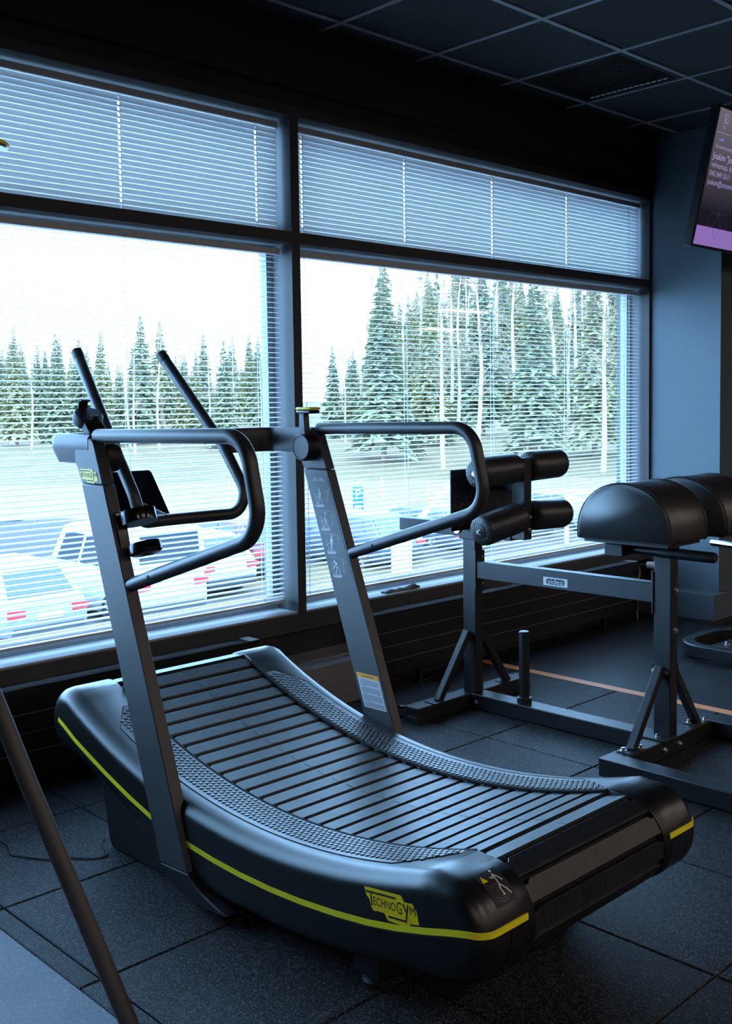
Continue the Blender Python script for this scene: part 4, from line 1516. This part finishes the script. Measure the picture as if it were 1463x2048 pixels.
for q in range(6):
    a = PI / 3 * q + PI / 6
    pts = []
    for i in range(9):
        s_ = i / 8
        w_ = 0.035 * math.sin(PI * s_)
        pts.append((0.20 + 0.13 * s_ * math.cos(a) - w_ * math.sin(a), 0.17 + 0.13 * s_ * math.sin(a) + w_ * math.cos(a)))
    fl_.stroke(pts, 0.0015, o, tu, tv)
    pts = [(0.20 + 0.13 * (i / 8) * math.cos(a) + 0.035 * math.sin(PI * i / 8) * math.sin(a), 0.17 + 0.13 * (i / 8) * math.sin(a) - 0.035 * math.sin(PI * i / 8) * math.cos(a)) for i in range(9)]
    fl_.stroke(pts, 0.0015, o, tu, tv)
TVT.part('screen_rosette', fl_, emission('screen_faint_lines', (0.035, 0.03, 0.05), 1.0), smooth=False)
TVT.part('ceiling_mount', MB().box(5.66, 5.72, 2.70, 2.76, 2.60, CEIL - 0.001).box(5.60, 5.78, 2.66, 2.80, CEIL - 0.012, CEIL - 0.0015), 'tv_body', bevel=0.002)

# ================================================================== OTHER SMALL THINGS
# tread-plate pipe cover between the radiators
pk = Thing('pipe_cover', 'galvanised tread-plate box on the floor between the two radiators', 'pipe cover', (3.0, 3.45, 0.0))
pcx0, pcx1 = 2.705, 3.335
pk.part('front_sheet', MB().box(pcx0, pcx1, 3.405, 3.409, 0.0, 0.184), 'tread_steel', smooth=False)
pk.part('top_sheet', MB().box(pcx0, pcx1, 3.405, 3.505, 0.184, 0.188), 'tread_steel', smooth=False)
pk.part('back_flange', MB().prism([(3.495, 0.188), (3.549, 0.222), (3.549, 0.226), (3.492, 0.190)], (pcx0, 0, 0), (0, 1, 0), (0, 0, 1), (pcx1 - pcx0, 0, 0)), 'tread_steel', smooth=False)
dm = MB()
for i in range(62):
    for j in range(19):
        x = pcx0 + 0.006 + i * 0.0101
        z = 0.006 + j * 0.0095
        s = 1 if (i + j) % 2 else -1
        c_ = Vector((x, 3.405, z))
        d = Vector((0.0032, 0, 0.0032 * s))
        e = Vector((-0.0012 * s, 0, 0.0012))
        dm.add([c_ - d - e, c_ + d - e, c_ + d + e, c_ - d + e, c_ + Vector((0, -0.0022, 0))], [(0, 1, 4), (1, 2, 4), (2, 3, 4), (3, 0, 4)])
    for j in range(10):
        x = pcx0 + 0.006 + i * 0.0101
        y = 3.410 + j * 0.0095
        s = 1 if (i + j) % 2 else -1
        c_ = Vector((x, y, 0.188))
        d = Vector((0.0032, 0.0032 * s, 0))
        e = Vector((-0.0012 * s, 0.0012, 0))
        dm.add([c_ - d - e, c_ + d - e, c_ + d + e, c_ - d + e, c_ + Vector((0, 0, 0.0022))], [(0, 1, 4), (1, 2, 4), (2, 3, 4), (3, 0, 4)])
pk.part('raised_studs', dm, 'tread_steel', smooth=False, kind='stuff')

# folded black cloth on the sill
cl_ = MB()
rg = []
for i in range(13):
    s_ = i / 12
    x = 3.545 + 0.235 * s_
    h = 0.008 + 0.006 * math.sin(9 * s_) + (0.010 if 0.35 < s_ < 0.85 else 0)
    yy0, yy1 = 3.535 + 0.008 * math.sin(7 * s_), 3.570 + 0.01 * math.cos(5 * s_)
    rg.append([(x, yy0, 0.4215), (x, yy0 + 0.004, 0.4215 + h), (x, (yy0 + yy1) / 2, 0.4215 + h * 1.15), (x, yy1 - 0.004, 0.4215 + h * 0.9), (x, yy1, 0.4215)])
cl_.loft(rg)
ck = single('folded_pouch', cl_, 'leather', 'small flat black pouch lying on the window sill behind the treadmill upright', 'pouch', (3.66, 3.55, 0.4215), angle=50)

# mains lead trailing from the treadmill
cp = [(1.10, 3.16), (1.30, 3.10), (1.382, 3.067), (1.383, 3.018), (1.357, 2.942), (1.402, 2.865), (1.432, 2.815), (1.471, 2.799), (1.519, 2.739), (1.556, 2.726), (1.592, 2.828), (1.612, 2.845)]
pp = fillet([(x, y, 0.0035) for x, y in cp], 0.025, 4)
single('power_lead', MB().tube(pp, 0.0026, 6), 'plastic_dark', 'thin grey cable looping over the floor from behind the treadmill', 'cable', (1.4, 2.9, 0.0))

# frame of another machine at the left edge
LM = Thing('tubular_machine_frame', 'leaning black tube of a machine frame in the left foreground', 'exercise machine', (0.95, 1.95, 0.0))
tube = fillet([(1.116, 1.866, 0.0), (1.107, 1.878, 0.045), (0.978, 2.050, 0.575), (0.945, 2.095, 0.72), (0.72, 2.10, 1.30), (0.66, 2.10, 1.42)], [0.02, 0.6, 0.4, 0.1], 5)
LM.part('leaning_tube', MB().tube(tube, 0.0190, 20), 'pole', angle=60)
LM.part('floor_flange', MB().lathe([(0.034, 0.0), (0.034, 0.005), (0.02, 0.007)], (1.116, 1.866, 0.0), (0, 0, 1), 20), 'tube')
LM.part('mast', MB().box(0.60, 0.67, 2.06, 2.14, 0.0, 1.95), 'black_frame', bevel=0.004)
LM.part('mast_base', MB().box(0.50, 0.77, 1.90, 2.30, 0.0, 0.012), 'black_frame', bevel=0.003)
yr = LM.part('hanging_handle', MB().lathe([(0.022, 0.0), (0.044, 0.004), (0.047, 0.008), (0.044, 0.014), (0.020, 0.018)], (0.985, 2.134, 1.859), (0.12, -0.10, 1), 28), 'steel')
LM.part('handle_rim', MB().lathe([(0.0455, 0.008), (0.0475, 0.0095), (0.0475, 0.0135), (0.044, 0.0165), (0.040, 0.0165)], (0.985, 2.134, 1.859), (0.12, -0.10, 1), 28), 'yellow', parent=yr, label='yellow rim')
LM.part('handle_arm', MB().tube([(0.66, 2.11, 1.90), (0.80, 2.12, 1.885), (0.975, 2.134, 1.868)], 0.014, 12), 'black_frame', parent=yr)

# base of a machine at the right edge
RM = Thing('rounded_machine_base', 'black rounded machine base with a chrome bar, cut off by the right edge', 'exercise machine', (5.15, 2.2, 0.0))


def ubase(off, zz):
    xl, xr, yt, r = 4.868 + off, 5.432 - off, 2.812 - off, 0.20 - off
    pts = [(xl, 1.2)]
    for q in range(9):
        a = PI - PI / 2 * q / 8
        pts.append((xl + r + r * math.cos(a), yt - r + r * math.sin(a)))
    for q in range(9):
        a = PI / 2 - PI / 2 * q / 8
        pts.append((xr - r + r * math.cos(a), yt - r + r * math.sin(a)))
    pts.append((xr, 1.2))
    return [(x, y, zz) for x, y in pts]


rings = [ubase(0.004, 0.018), ubase(0.0, 0.024), ubase(0.0, 0.076), ubase(0.006, 0.082), ubase(0.058, 0.082), ubase(0.064, 0.076), ubase(0.064, 0.024), ubase(0.060, 0.018), ubase(0.004, 0.018)]
bs = RM.part('base_frame', MB().loft([[r[i] for r in rings] for i in range(len(rings[0]))], cap=False), 'black_frame', angle=28)
for x, y in ((4.95, 2.44), (5.35, 2.44), (5.15, 2.74), (4.90, 1.3), (5.40, 1.3)):
    RM.part('rubber_foot', MB().lathe([(0.018, 0.0), (0.022, 0.004), (0.022, 0.02)], (x, y, 0.0), (0, 0, 1), 16), 'plastic_dark', parent=bs)
pb = RM.part('pivot_plate', MB().box(4.930, 5.30, 2.46, 2.60, 0.070, 0.084), 'black_frame', bevel=0.002)
me2 = bolt_mesh('bolt', 0.011, 0.016)
for p in ((4.985, 2.545, 0.084), (5.055, 2.500, 0.084)):
    RM.inst('bolt', me2, p, parent=pb)
RM.part('mast', MB().box(5.10, 5.19, 1.75, 1.84, 0.084, 0.90).box(5.0, 5.37, 1.70, 1.90, 0.060, 0.084), 'black_frame', bevel=0.004)
RM.part('chrome_bar', MB().tube([(5.05, 2.672, 0.590), (5.05, 2.664, 0.590), (5.05, 2.2, 0.566), (5.12, 1.84, 0.56)], [0.015, 0.0185, 0.0185, 0.0185], 18), 'chrome')

# ================================================================== OUTSIDE
GZ = -3.1
UR, VF = Vector((math.cos(yaw), -math.sin(yaw), 0)), Vector((math.sin(yaw), math.cos(yaw), 0))


def uv(u, v, z=0.0):
    p = UR * u + VF * v
    return Vector((p.x, p.y, z))


def gh(u, v):
    """height of the ground outside"""
    t = min(1, max(0, (v - 50) / 30))
    t = t * t * (3 - 2 * t)
    h = GZ + 1.9 * t
    if v > 80:
        h += (v - 80) * 0.03
    if 27 < v < 45:
        h += 0.28 * math.sin(PI * (v - 27) / 18) * (1 + 0.6 * math.sin(u * 0.55) + 0.4 * math.sin(u * 1.7 + v))
    return h


gr = struct('ground', MB().prism([(-90, 8), (150, 8), (150, 190), (-90, 190)], (0, 0, GZ - 2.2), UR, VF, (0, 0, 1.0)), 'dirt')


def strip(name, v0, v1, nu, nv, mat, lift=0.0, u0=-60, u1=95):
    mb = MB()
    vs = []
    for j in range(nv + 1):
        for i in range(nu + 1):
            u, v = u0 + (u1 - u0) * i / nu, v0 + (v1 - v0) * j / nv
            vs.append(uv(u, v, gh(u, v) + lift))
    mb.add(vs, [(j * (nu + 1) + i, j * (nu + 1) + i + 1, (j + 1) * (nu + 1) + i + 1, (j + 1) * (nu + 1) + i) for j in range(nv) for i in range(nu)])
    return struct(name, mb, mat, gr)


strip('parking_asphalt', 8, 26, 20, 4, 'asphalt')
strip('grass_verge', 26, 29, 60, 3, 'grass')
strip('dirt_bank', 29, 42, 120, 16, 'dirt')
strip('gravel_road', 42, 58, 60, 8, 'road')
strip('grass_bank', 58, 190, 60, 40, 'grass')

# parking sign
sp = uv(-0.27, 34.5)
sp.z = gh(-0.27, 34.5)
PS = Thing('parking_sign', 'blue parking sign on a grey post seen through the blinds beside the treadmill upright', 'road sign', sp)
PS.part('post', MB().tube([sp, sp + Vector((0, 0, 1.50))], 0.03, 10), 'galv')
nrm = -VF
pz0 = sp.z
PSc = sp - VF * 0.04


def sign_plate(zc, h, w):
    return MB().obox(PSc + Vector((0, 0, zc)), UR * w / 2, Vector((0, 0, h / 2)), VF * 0.008)


p1 = PS.part('sign_plate', sign_plate(1.26, 0.47, 0.34), 'sign_blue')
p2 = PS.part('sign_plate', sign_plate(0.79, 0.38, 0.34), 'sign_blue')
PS.part('letter', MB().text('P', PSc - VF * 0.012 + Vector((0, 0, 1.09)), UR, (0, 0, 1), 0.48, align='CENTER', squeeze=0.85), 'sign_white', parent=p1, smooth=False)
cm = MB()
oo = PSc - VF * 0.012 + Vector((0, 0, 0.79))
for q in range(3):
    cm.stroke([(-0.08 + q * 0.08, -0.10), (-0.08 + q * 0.08, 0.06)], 0.035, oo, UR, (0, 0, 1))
cm.stroke([(-0.11, 0.09), (0.11, 0.09)], 0.03, oo, UR, (0, 0, 1))
PS.part('symbol', cm, 'sign_white', parent=p2, smooth=False)

# orange marker posts
mk_me = MB().tube([(0, 0, 0), (0, 0, 0.95)], 0.045, 8).mesh('marker_post')
mk_me.materials.append(M['pole_orange'])
mb_me = MB().tube([(0, 0, 0.55), (0, 0, 0.72)], 0.047, 8).mesh('reflective_band')
mb_me.materials.append(M['sign_white'])
for u, v, lab in ((-6.6, 51, 'orange road marker post seen inside the loop of the near grab rail'), (-1.4, 50, 'orange road marker post seen left of the parking sign'), (0.75, 51, 'orange road marker post seen above right of the parking sign'),
                  (2.85, 48, 'orange road marker post seen left of the foot plate'), (2.75, 41, 'short orange marker post nearest the foot plate')):
    p = uv(u, v)
    p.z = gh(u, v)
    t = Thing('marker_post', lab, 'marker post', p, group='orange posts along the road')
    t.inst('post', mk_me, p)
    t.inst('reflective_band', mb_me, p)

# white gate barrier
g0, g1 = uv(5.6, 29.5), uv(12.6, 27.8)
g0.z = g1.z = GZ
GT = Thing('white_gate', 'white tubular swing barrier across the lot behind the foot rollers', 'barrier', (g0 + g1) / 2)
for z in (1.75, 0.35):
    GT.part('rail', MB().bar(g0 + Vector((0, 0, z)), g1 + Vector((0, 0, z)), 0.13, 0.08), 'barrier_white')
for i in range(5):
    p = g0.lerp(g1, i / 4)
    GT.part('post', MB().bar(p, p + Vector((0, 0, 1.85)), 0.08, 0.08), 'barrier_white')
    if i < 4:
        q = g0.lerp(g1, (i + 1) / 4)
        GT.part('diagonal', MB().bar(p + Vector((0, 0, 1.7)), q + Vector((0, 0, 0.4)), 0.06, 0.05), 'barrier_white')
GT.part('notice_board', MB().obox(g0.lerp(g1, 0.48) + Vector((0, 0, 1.55)) - VF * 0.08, (g1 - g0).normalized() * 0.42, Vector((0, 0, 0.22)), VF * 0.01), 'sign_white')
# raised boom
b0 = uv(0.9, 27.5, GZ)
BM = Thing('boom_barrier', 'white raised barrier arm slanting above the dark car', 'barrier', b0)
BM.part('cabinet', MB().box(b0.x - 0.2, b0.x + 0.2, b0.y - 0.2, b0.y + 0.2, GZ, GZ + 1.0), 'barrier_white', bevel=0.03)
BM.part('boom', MB().bar(b0 + Vector((0, 0, 0.95)), b0 + UR * 1.3 + Vector((0, 0, 2.35)), 0.14, 0.08), 'barrier_white')


# ---------------------------------------------------------------- cars
def make_car(label, x, y, paint, L=4.5, Wd=1.8, H=1.48, van=False, group='parked cars', heading=0.0):
    """heading: direction of the bonnet, measured from +Y"""
    loc = Vector((x, y, GZ))
    t = Thing('parked_van' if van else 'parked_car', label, 'van' if van else 'car', loc, group)
    Rz = Matrix.Rotation(heading, 3, 'Z')

    def P(a, b, c):          # a forward, b to the right, c up
        return loc + Rz @ Vector((b, a, c))

    w = Wd / 2
    hl = L / 2
    zb = 0.90 if not van else 1.05
    hood = 0.88 if not van else 1.05
    # lower hull stations from tail to nose: (a, half width, z low, z top)
    st = [(-hl, 0.80 * w, 0.42, 0.78 * zb), (-hl + 0.08, 0.92 * w, 0.30, 0.97 * zb), (-hl + 0.5, w, 0.24, zb + 0.03), (-0.4, w, 0.20, zb), (0.55, w, 0.20, zb), (hl - 1.15, 0.98 * w, 0.22, hood + 0.03),
          (hl - 0.45, 0.93 * w, 0.24, hood - 0.10), (hl - 0.08, 0.82 * w, 0.28, hood - 0.24), (hl, 0.70 * w, 0.36, hood - 0.34)]
    rg = []
    for a, hw, z0, z1 in st:
        zm = z0 + (z1 - z0) * 0.55
        rg.append([P(a, -hw * 0.90, z0), P(a, -hw, z0 + 0.14), P(a, -hw, zm), P(a, -hw * 0.93, z1), P(a, hw * 0.93, z1), P(a, hw, zm), P(a, hw, z0 + 0.14), P(a, hw * 0.90, z0)])
    hull = t.part('hull', MB().loft(rg), paint, angle=40)
    # cabin
    if van:
        ra, rb_, fa, fb = -hl + 0.06, -hl + 0.14, 1.05, 0.35
    else:
        ra, rb_, fa, fb = -hl + 0.22, -hl + 0.75, 1.05, 0.25
    cw0, cw1 = 0.91 * w, 0.70 * w if not van else 0.80 * w
    low = [P(ra, -cw0, zb), P(fa, -cw0, zb), P(fa, cw0, zb), P(ra, cw0, zb)]
    mid = [P(rb_ - 0.05, -cw1 - 0.04, H - 0.07), P(fb + 0.07, -cw1 - 0.04, H - 0.07), P(fb + 0.07, cw1 + 0.04, H - 0.07), P(rb_ - 0.05, cw1 + 0.04, H - 0.07)]
    top = [P(rb_ + 0.08, -cw1 + 0.08, H), P(fb - 0.12, -cw1 + 0.08, H), P(fb - 0.12, cw1 - 0.08, H), P(rb_ + 0.08, cw1 - 0.08, H)]
    t.part('cabin', MB().loft([low, mid, top]), paint, angle=30)

    def pane(name, a, b, c, d, k0=0.10, k1=0.90, h0=0.10, h1=0.93):
        a, b, c, d = map(Vector, (a, b, c, d))

        def q(s, r):
            return (a.lerp(b, s)).lerp(d.lerp(c, s), r)
        nn = (b - a).cross(d - a).normalized() * 0.012
        pts = [q(k0, h0), q(k1, h0), q(k1, h1), q(k0, h1)]
        cen = (low[0] + low[2]) / 2
        if (pts[0] - cen).dot(nn) < 0:
            nn = -nn
        t.part(name, MB().loft([[p - nn * 0.5 for p in pts], [p + nn for p in pts]]), 'car_glass', smooth=False)
    pane('rear_window', low[0], low[3], mid[3], mid[0], 0.08, 0.92, 0.12 if not van else 0.3)
    pane('windscreen', low[1], low[2], mid[2], mid[1], 0.06, 0.94, 0.06)
    for i, (l0, l1, m0, m1) in enumerate(((low[0], low[1], mid[0], mid[1]), (low[3], low[2], mid[3], mid[2]))):
        if van:
            pane('side_window', l0, l1, m1, m0, 0.66, 0.92, 0.15, 0.85)
            pane('side_window', l0, l1, m1, m0, 0.40, 0.62, 0.15, 0.85)
        else:
            pane('side_window', l0, l1, m1, m0, 0.50, 0.86, 0.12, 0.88)
            pane('side_window', l0, l1, m1, m0, 0.14, 0.47, 0.12, 0.88)
    for s in (-1, 1):
        for a in (-hl + 0.85, hl - 0.90):
            ax = Rz @ Vector((s, 0, 0))
            c = P(a, s * (w - 0.20), 0.33)
            wh = t.part('wheel', MB().lathe([(0.20, 0.0), (0.33, 0.0), (0.335, 0.05), (0.335, 0.17), (0.30, 0.215), (0.24, 0.215), (0.22, 0.195)], c, ax, 22), 'tyre')
            rim = MB()
            rim.lathe([(0.225, 0.16), (0.235, 0.20), (0.225, 0.205)], c, ax, 22)
            up_ = Vector((0, 0, 1))
            sd = Rz @ Vector((0, 1, 0))
            for q in range(5):
                al = 2 * PI * q / 5
                rim.bar(c + ax * 0.195, c + ax * 0.195 + (up_ * math.cos(al) + sd * math.sin(al)) * 0.225, 0.07, 0.03, side=tuple(ax))
            t.part('rim', rim, 'rim', parent=wh)
        za = 0.80 * zb
        t.part('tail_lamp', MB().prism([(-0.17, -0.07), (0.17, -0.055), (0.17, 0.055), (-0.17, 0.07)], P(-hl + 0.04, s * 0.72 * w, za), Rz @ Vector((1, 0, 0)), (0, 0, 1), Rz @ Vector((0, -0.06, 0))), 'tail', label='red tail lamp')
        t.part('door_mirror', MB().obox(P(fa - 0.28, s * (w + 0.06), zb + 0.10), Rz @ Vector((0.09, 0, 0)), Rz @ Vector((0, 0.05, 0)), (0, 0, 0.07)), paint, bevel=0.02)
    t.part('number_plate', MB().obox(P(-hl - 0.012, 0, 0.62), Rz @ Vector((0.26, 0, 0)), Vector((0, 0, 0.055)), Rz @ Vector((0, 0.008, 0))), 'plate')
    t.part('bumper', MB().obox(P(-hl + 0.02, 0, 0.36), Rz @ Vector((0.80 * w, 0, 0)), Vector((0, 0, 0.09)), Rz @ Vector((0, 0.07, 0))), 'tyre', bevel=0.03)
    return t


make_car('silver estate car seen from behind at the far left, lowest in the left window', 9.25, 20.4, 'paint_silver', H=1.52, heading=0.02)
make_car('white van parked left of the treadmill upright', 12.05, 20.7, 'paint_white', L=5.0, Wd=1.95, H=2.0, van=True, heading=0.0)
make_car('white hatchback with red tail lamps, seen right of the near treadmill upright', 14.75, 22.05, 'paint_white', L=4.3, H=1.45, heading=0.02)
make_car('dark red car behind the white hatchback', 17.25, 23.4, 'paint_red', L=4.3, H=1.50, heading=0.04)
make_car('dark blue saloon seen right of the far treadmill upright', 20.4, 22.0, 'paint_blue', L=4.6, H=1.46, heading=0.03)
make_car('dark car parked second to the right of the parking sign', 23.5, 22.1, 'paint_blue', L=4.4, H=1.42, heading=0.05)
make_car('white car parked behind the foot rollers', 27.1, 22.4, 'paint_white', L=4.3, H=1.40, heading=0.05)
make_car('silver car parked furthest right, beside the half-round pads', 30.6, 22.4, 'paint_silver', L=4.3, H=1.40, heading=0.05)


# ---------------------------------------------------------------- trees
def spruce_meshes(seed, H, R, mat, bare=0.10):
    r = random.Random(seed)
    cr = MB()
    z = H * bare
    while z < H * 0.985:
        k = (z - H * bare) / (H * (1 - bare))
        rad = R * (1 - k) ** 0.85 * r.uniform(0.80, 1.12) + 0.08
        nb = max(6, int(17 - 8 * k))
        a0 = r.uniform(0, 6.28)
        for i in range(nb):
            a = a0 + 2 * PI * i / nb + r.uniform(-0.25, 0.25)
            L = rad * r.uniform(0.50, 1.18)
            d = Vector((math.cos(a), math.sin(a), 0))
            s = Vector((-math.sin(a), math.cos(a), 0))
            dr = L * r.uniform(0.18, 0.5) * (1 - k * 0.8)
            wd = L * 0.17
            zc = z + r.uniform(-0.1, 0.1)
            b = Vector((0, 0, zc))
            m1 = b + d * L * 0.55 + Vector((0, 0, -dr * 0.35))
            tip = b + d * L + Vector((0, 0, -dr))
            dn = Vector((0, 0, -0.13 * L - 0.03))
            cr.add([b, m1 + s * wd, tip, m1 - s * wd, m1 + dn], [(0, 1, 2, 3), (0, 4, 2), (1, 4, 3)])
            for q in range(3):
                f_ = r.uniform(0.3, 0.9)
                c_ = b + d * L * f_ + Vector((0, 0, -dr * f_))
                sd = s * (1 if q % 2 else -1)
                e = (d * 0.5 + sd).normalized() * L * 0.22
                cr.add([c_, c_ + e + Vector((0, 0, -0.10 * L)), c_ + d * 0.15 * L + Vector((0, 0, -0.14 * L)), c_ - d * 0.05 * L + dn * 0.8], [(0, 1, 2), (0, 1, 3)])
        z += H * 0.0185 * (1.1 - 0.5 * k)
    cr.lathe([(0.10, H * 0.95), (0.0, H * 1.02)], (0, 0, 0), (0, 0, 1), 5)
    c = bpy.data.meshes.new('crown')
    c.from_pydata(cr.v, [], cr.f)
    c.materials.append(M[mat])
    tr = MB().tube([(0, 0, -0.4), (0.03, 0, H * 0.5), (0, 0, H * 0.97)], [H * 0.016, H * 0.010, 0.02], 8).mesh('trunk')
    tr.materials.append(M['bark'])
    return tr, c


def birch_meshes(seed, H, leaf):
    r = random.Random(seed)
    lean = r.uniform(-0.05, 0.05) * H
    ph = r.uniform(0, 6)
    pts = [(lean * (i / 6) ** 1.5 + 0.10 * math.sin(ph + i), 0.08 * math.cos(ph + i * 1.3), -0.4 + (H + 0.4) * i / 6) for i in range(7)]
    tb = MB().tube(pts, [0.12 * (1 - i / 7) + 0.012 for i in range(7)], 7)
    tw = MB()
    lf = MB()
    for i in range(34):
        k = r.uniform(0.35, 0.98)
        j = min(5, int(k * 6))
        b = Vector(pts[j]).lerp(Vector(pts[j + 1]), k * 6 - j)
        a = r.uniform(0, 6.28)
        L = (1.05 - k) * H * 0.17 + 0.25
        d = Vector((math.cos(a), math.sin(a), r.uniform(0.6, 1.3))).normalized()
        tip = b + d * L
        tw.tube([b, b + d * L * 0.5 + Vector((0, 0, 0.03)), tip], [0.030, 0.018, 0.006], 4, cap=False)
        for q in range(3):
            f_ = r.uniform(0.3, 0.9)
            c_ = b.lerp(tip, f_)
            e = Vector((r.uniform(-1, 1), r.uniform(-1, 1), r.uniform(-0.3, 0.9))).normalized() * L * 0.4
            tw.tube([c_, c_ + e], [0.012, 0.005], 3, cap=False)
            if leaf:
                for w_ in range(leaf):
                    p = c_ + e * r.uniform(0.2, 1.1) + Vector((r.uniform(-0.2, 0.2), r.uniform(-0.2, 0.2), r.uniform(-0.2, 0.2)))
                    s_ = r.uniform(0.05, 0.10)
                    v1 = Vector((r.uniform(-1, 1), r.uniform(-1, 1), r.uniform(-1, 1))) * s_
                    v2 = Vector((r.uniform(-1, 1), r.uniform(-1, 1), r.uniform(-1, 1))) * s_
                    lf.add([p, p + v1, p + v2], [(0, 1, 2)])
    t_ = tb.mesh('trunk')
    t_.materials.append(M['birch_bark'])
    w_ = tw.mesh('branches')
    w_.materials.append(M['twig'])
    l_ = None
    if leaf:
        l_ = bpy.data.meshes.new('leaves')
        l_.from_pydata(lf.v, [], lf.f)
        l_.materials.append(M['birch_leaf'])
    return t_, w_, l_


SPR = [spruce_meshes(i, 10.0, 1.55 + 0.2 * (i % 3), 'needles' if i % 3 else 'needles2', 0.06 if i % 2 else 0.12) for i in range(5)]
PINE = spruce_meshes(31, 10.0, 1.2, 'needles2', 0.45)
BIR = [birch_meshes(50 + i, 10.0, (0, 2, 5)[i % 3]) for i in range(6)]
rt_ = random.Random(11)


TAKEN = []


def free_spot(px, top, dist, rad, fixed):
    """ground point for a tree seen in column px with its tip at row top, clear of the trees already there"""
    for k in range(60):
        d = dist if k == 0 else dist + (k * 0.9 if fixed else rt_.uniform(-14, 75))
        u = (px - 731.5) / 2118.0 * d
        base = gh(u, d)
        zt = EYE + (805 + (731 - px) * 0.0144 - top) / 2118.0 * d
        sc = (zt - base) / 10.2
        p = uv(u, d, base)
        r = rad * sc
        if d > 59 and all(abs(p.x - q[0]) > r + q[2] or abs(p.y - q[1]) > r + q[2] for q in TAKEN):
            TAKEN.append((p.x, p.y, r))
            return p, sc
    return None, 0


def place_spruce(px, top, dist, k, label, group='spruces at the forest edge', pine=False, fixed=True):
    """px: image column it is seen in, top: image row of its tip, dist: metres ahead"""
    tr, c = PINE if pine else SPR[k % len(SPR)]
    p, sc = free_spot(px, top, dist, max(max(abs(v.co.x), abs(v.co.y)) for v in c.vertices), fixed)
    if p is None:
        return
    t = Thing('pine_tree' if pine else 'spruce_tree', label, 'tree', p, group)
    rz = rt_.choice((0, PI / 2, PI, -PI / 2))
    for nm, me in (('trunk', tr), ('crown', c)):
        o = t.inst(nm, me, p)
        o.scale = (sc, sc, sc)
        o.rotation_euler = (0, 0, rz)


def place_birch(px, top, dist, k, label, group='birches at the forest edge', fixed=True):
    mm = BIR[k % len(BIR)]
    p, sc = free_spot(px, top, dist, max(max(abs(v.co.x), abs(v.co.y)) for m_ in mm if m_ for v in m_.vertices), fixed)
    if p is None:
        return
    t = Thing('birch_tree', label, 'tree', p, group)
    rz = rt_.choice((0, PI / 2, PI, -PI / 2))
    for nm, me in zip(('trunk', 'branches', 'leaves'), mm):
        if me is None:
            continue
        o = t.inst(nm, me, p)
        o.scale = (sc, sc, sc)
        o.rotation_euler = (0, 0, rz)


# named trees of the left window
for i, (px, top, d, lab) in enumerate((
        (35, 640, 78, 'dark spruce at the far left edge of the left window'),
        (118, 652, 80, 'short spruce second from the left in the left window'),
        (165, 665, 82, 'small spruce rising behind the left push bar tip'),
        (208, 648, 76, 'spruce between the two push bar tips, left one'),
        (288, 616, 78, 'tallest spruce in the left window, left of the right push bar'),
        (395, 690, 80, 'small spruce just right of the right push bar tip'),
        (452, 668, 74, 'full spruce near the right end of the left window'))):
    place_spruce(px, top, d, i, lab)
place_spruce(326, 630, 80, 0, 'thin pine with a bare trunk beside the tallest spruce of the left window', pine=True)
# right window
for i, (px, top, d, lab) in enumerate((
        (668, 680, 82, 'distant spruce just right of the window mullion'),
        (768, 528, 66, 'large spruce with its tip at the transom in the right window'),
        (862, 540, 74, 'spruce behind the pale birches in the right window'),
        (1070, 520, 64, 'broad spruce in the middle of the right window'),
        (1190, 500, 66, 'spruce near the right end of the right window'))):
    place_spruce(px, top, d, i + 1, lab)
place_spruce(770, 500, 63, 0, 'tall reddish-trunked pine left in the right window', pine=True)
for i, (px, top, d, lab) in enumerate((
        (845, 520, 64, 'birch with a forked pale trunk left of centre in the right window'),
        (883, 540, 68, 'slim birch among three pale trunks in the right window'),
        (915, 530, 66, 'second slim birch among three pale trunks in the right window'),
        (958, 500, 60, 'leaning white birch above the foot rollers'),
        (1025, 480, 58, 'straight white birch right of the foot rollers'),
        (1108, 480, 60, 'white birch above the near half-round pad'),
        (1150, 500, 62, 'white birch right of the near half-round pad'),
        (1205, 480, 60, 'white birch nearest the grey column'))):
    place_birch(px, top, d, i, lab)
# the rest of the forest
for i in range(80):
    px = -60 + i * 8.1 + rt_.uniform(-6, 6)
    if rt_.random() < 0.6:
        place_spruce(px, rt_.uniform(655, 735), rt_.uniform(84, 120), i, 'spruce in the far forest row behind the left window', 'far forest row, left window', fixed=False)
    else:
        place_birch(px, rt_.uniform(655, 720), rt_.uniform(72, 96), i, 'thin autumn birch in the forest behind the left window', 'thin birches, left window', fixed=False)
for i in range(130):
    px = 690 + i * 5.1 + rt_.uniform(-4, 4)
    near_edge = px < 745
    if rt_.random() < 0.6:
        place_spruce(px, rt_.uniform(690, 720) if near_edge else (rt_.uniform(455, 600) if px > 850 else rt_.uniform(560, 660)), rt_.uniform(74, 120), i, 'spruce deep in the forest behind the right window', 'deep forest, right window', fixed=False)
    else:
        place_birch(px, rt_.uniform(660, 700) if near_edge else rt_.uniform(480, 590), rt_.uniform(64, 96), i, 'thin bare birch in the forest behind the right window', 'thin birches, right window', fixed=False)
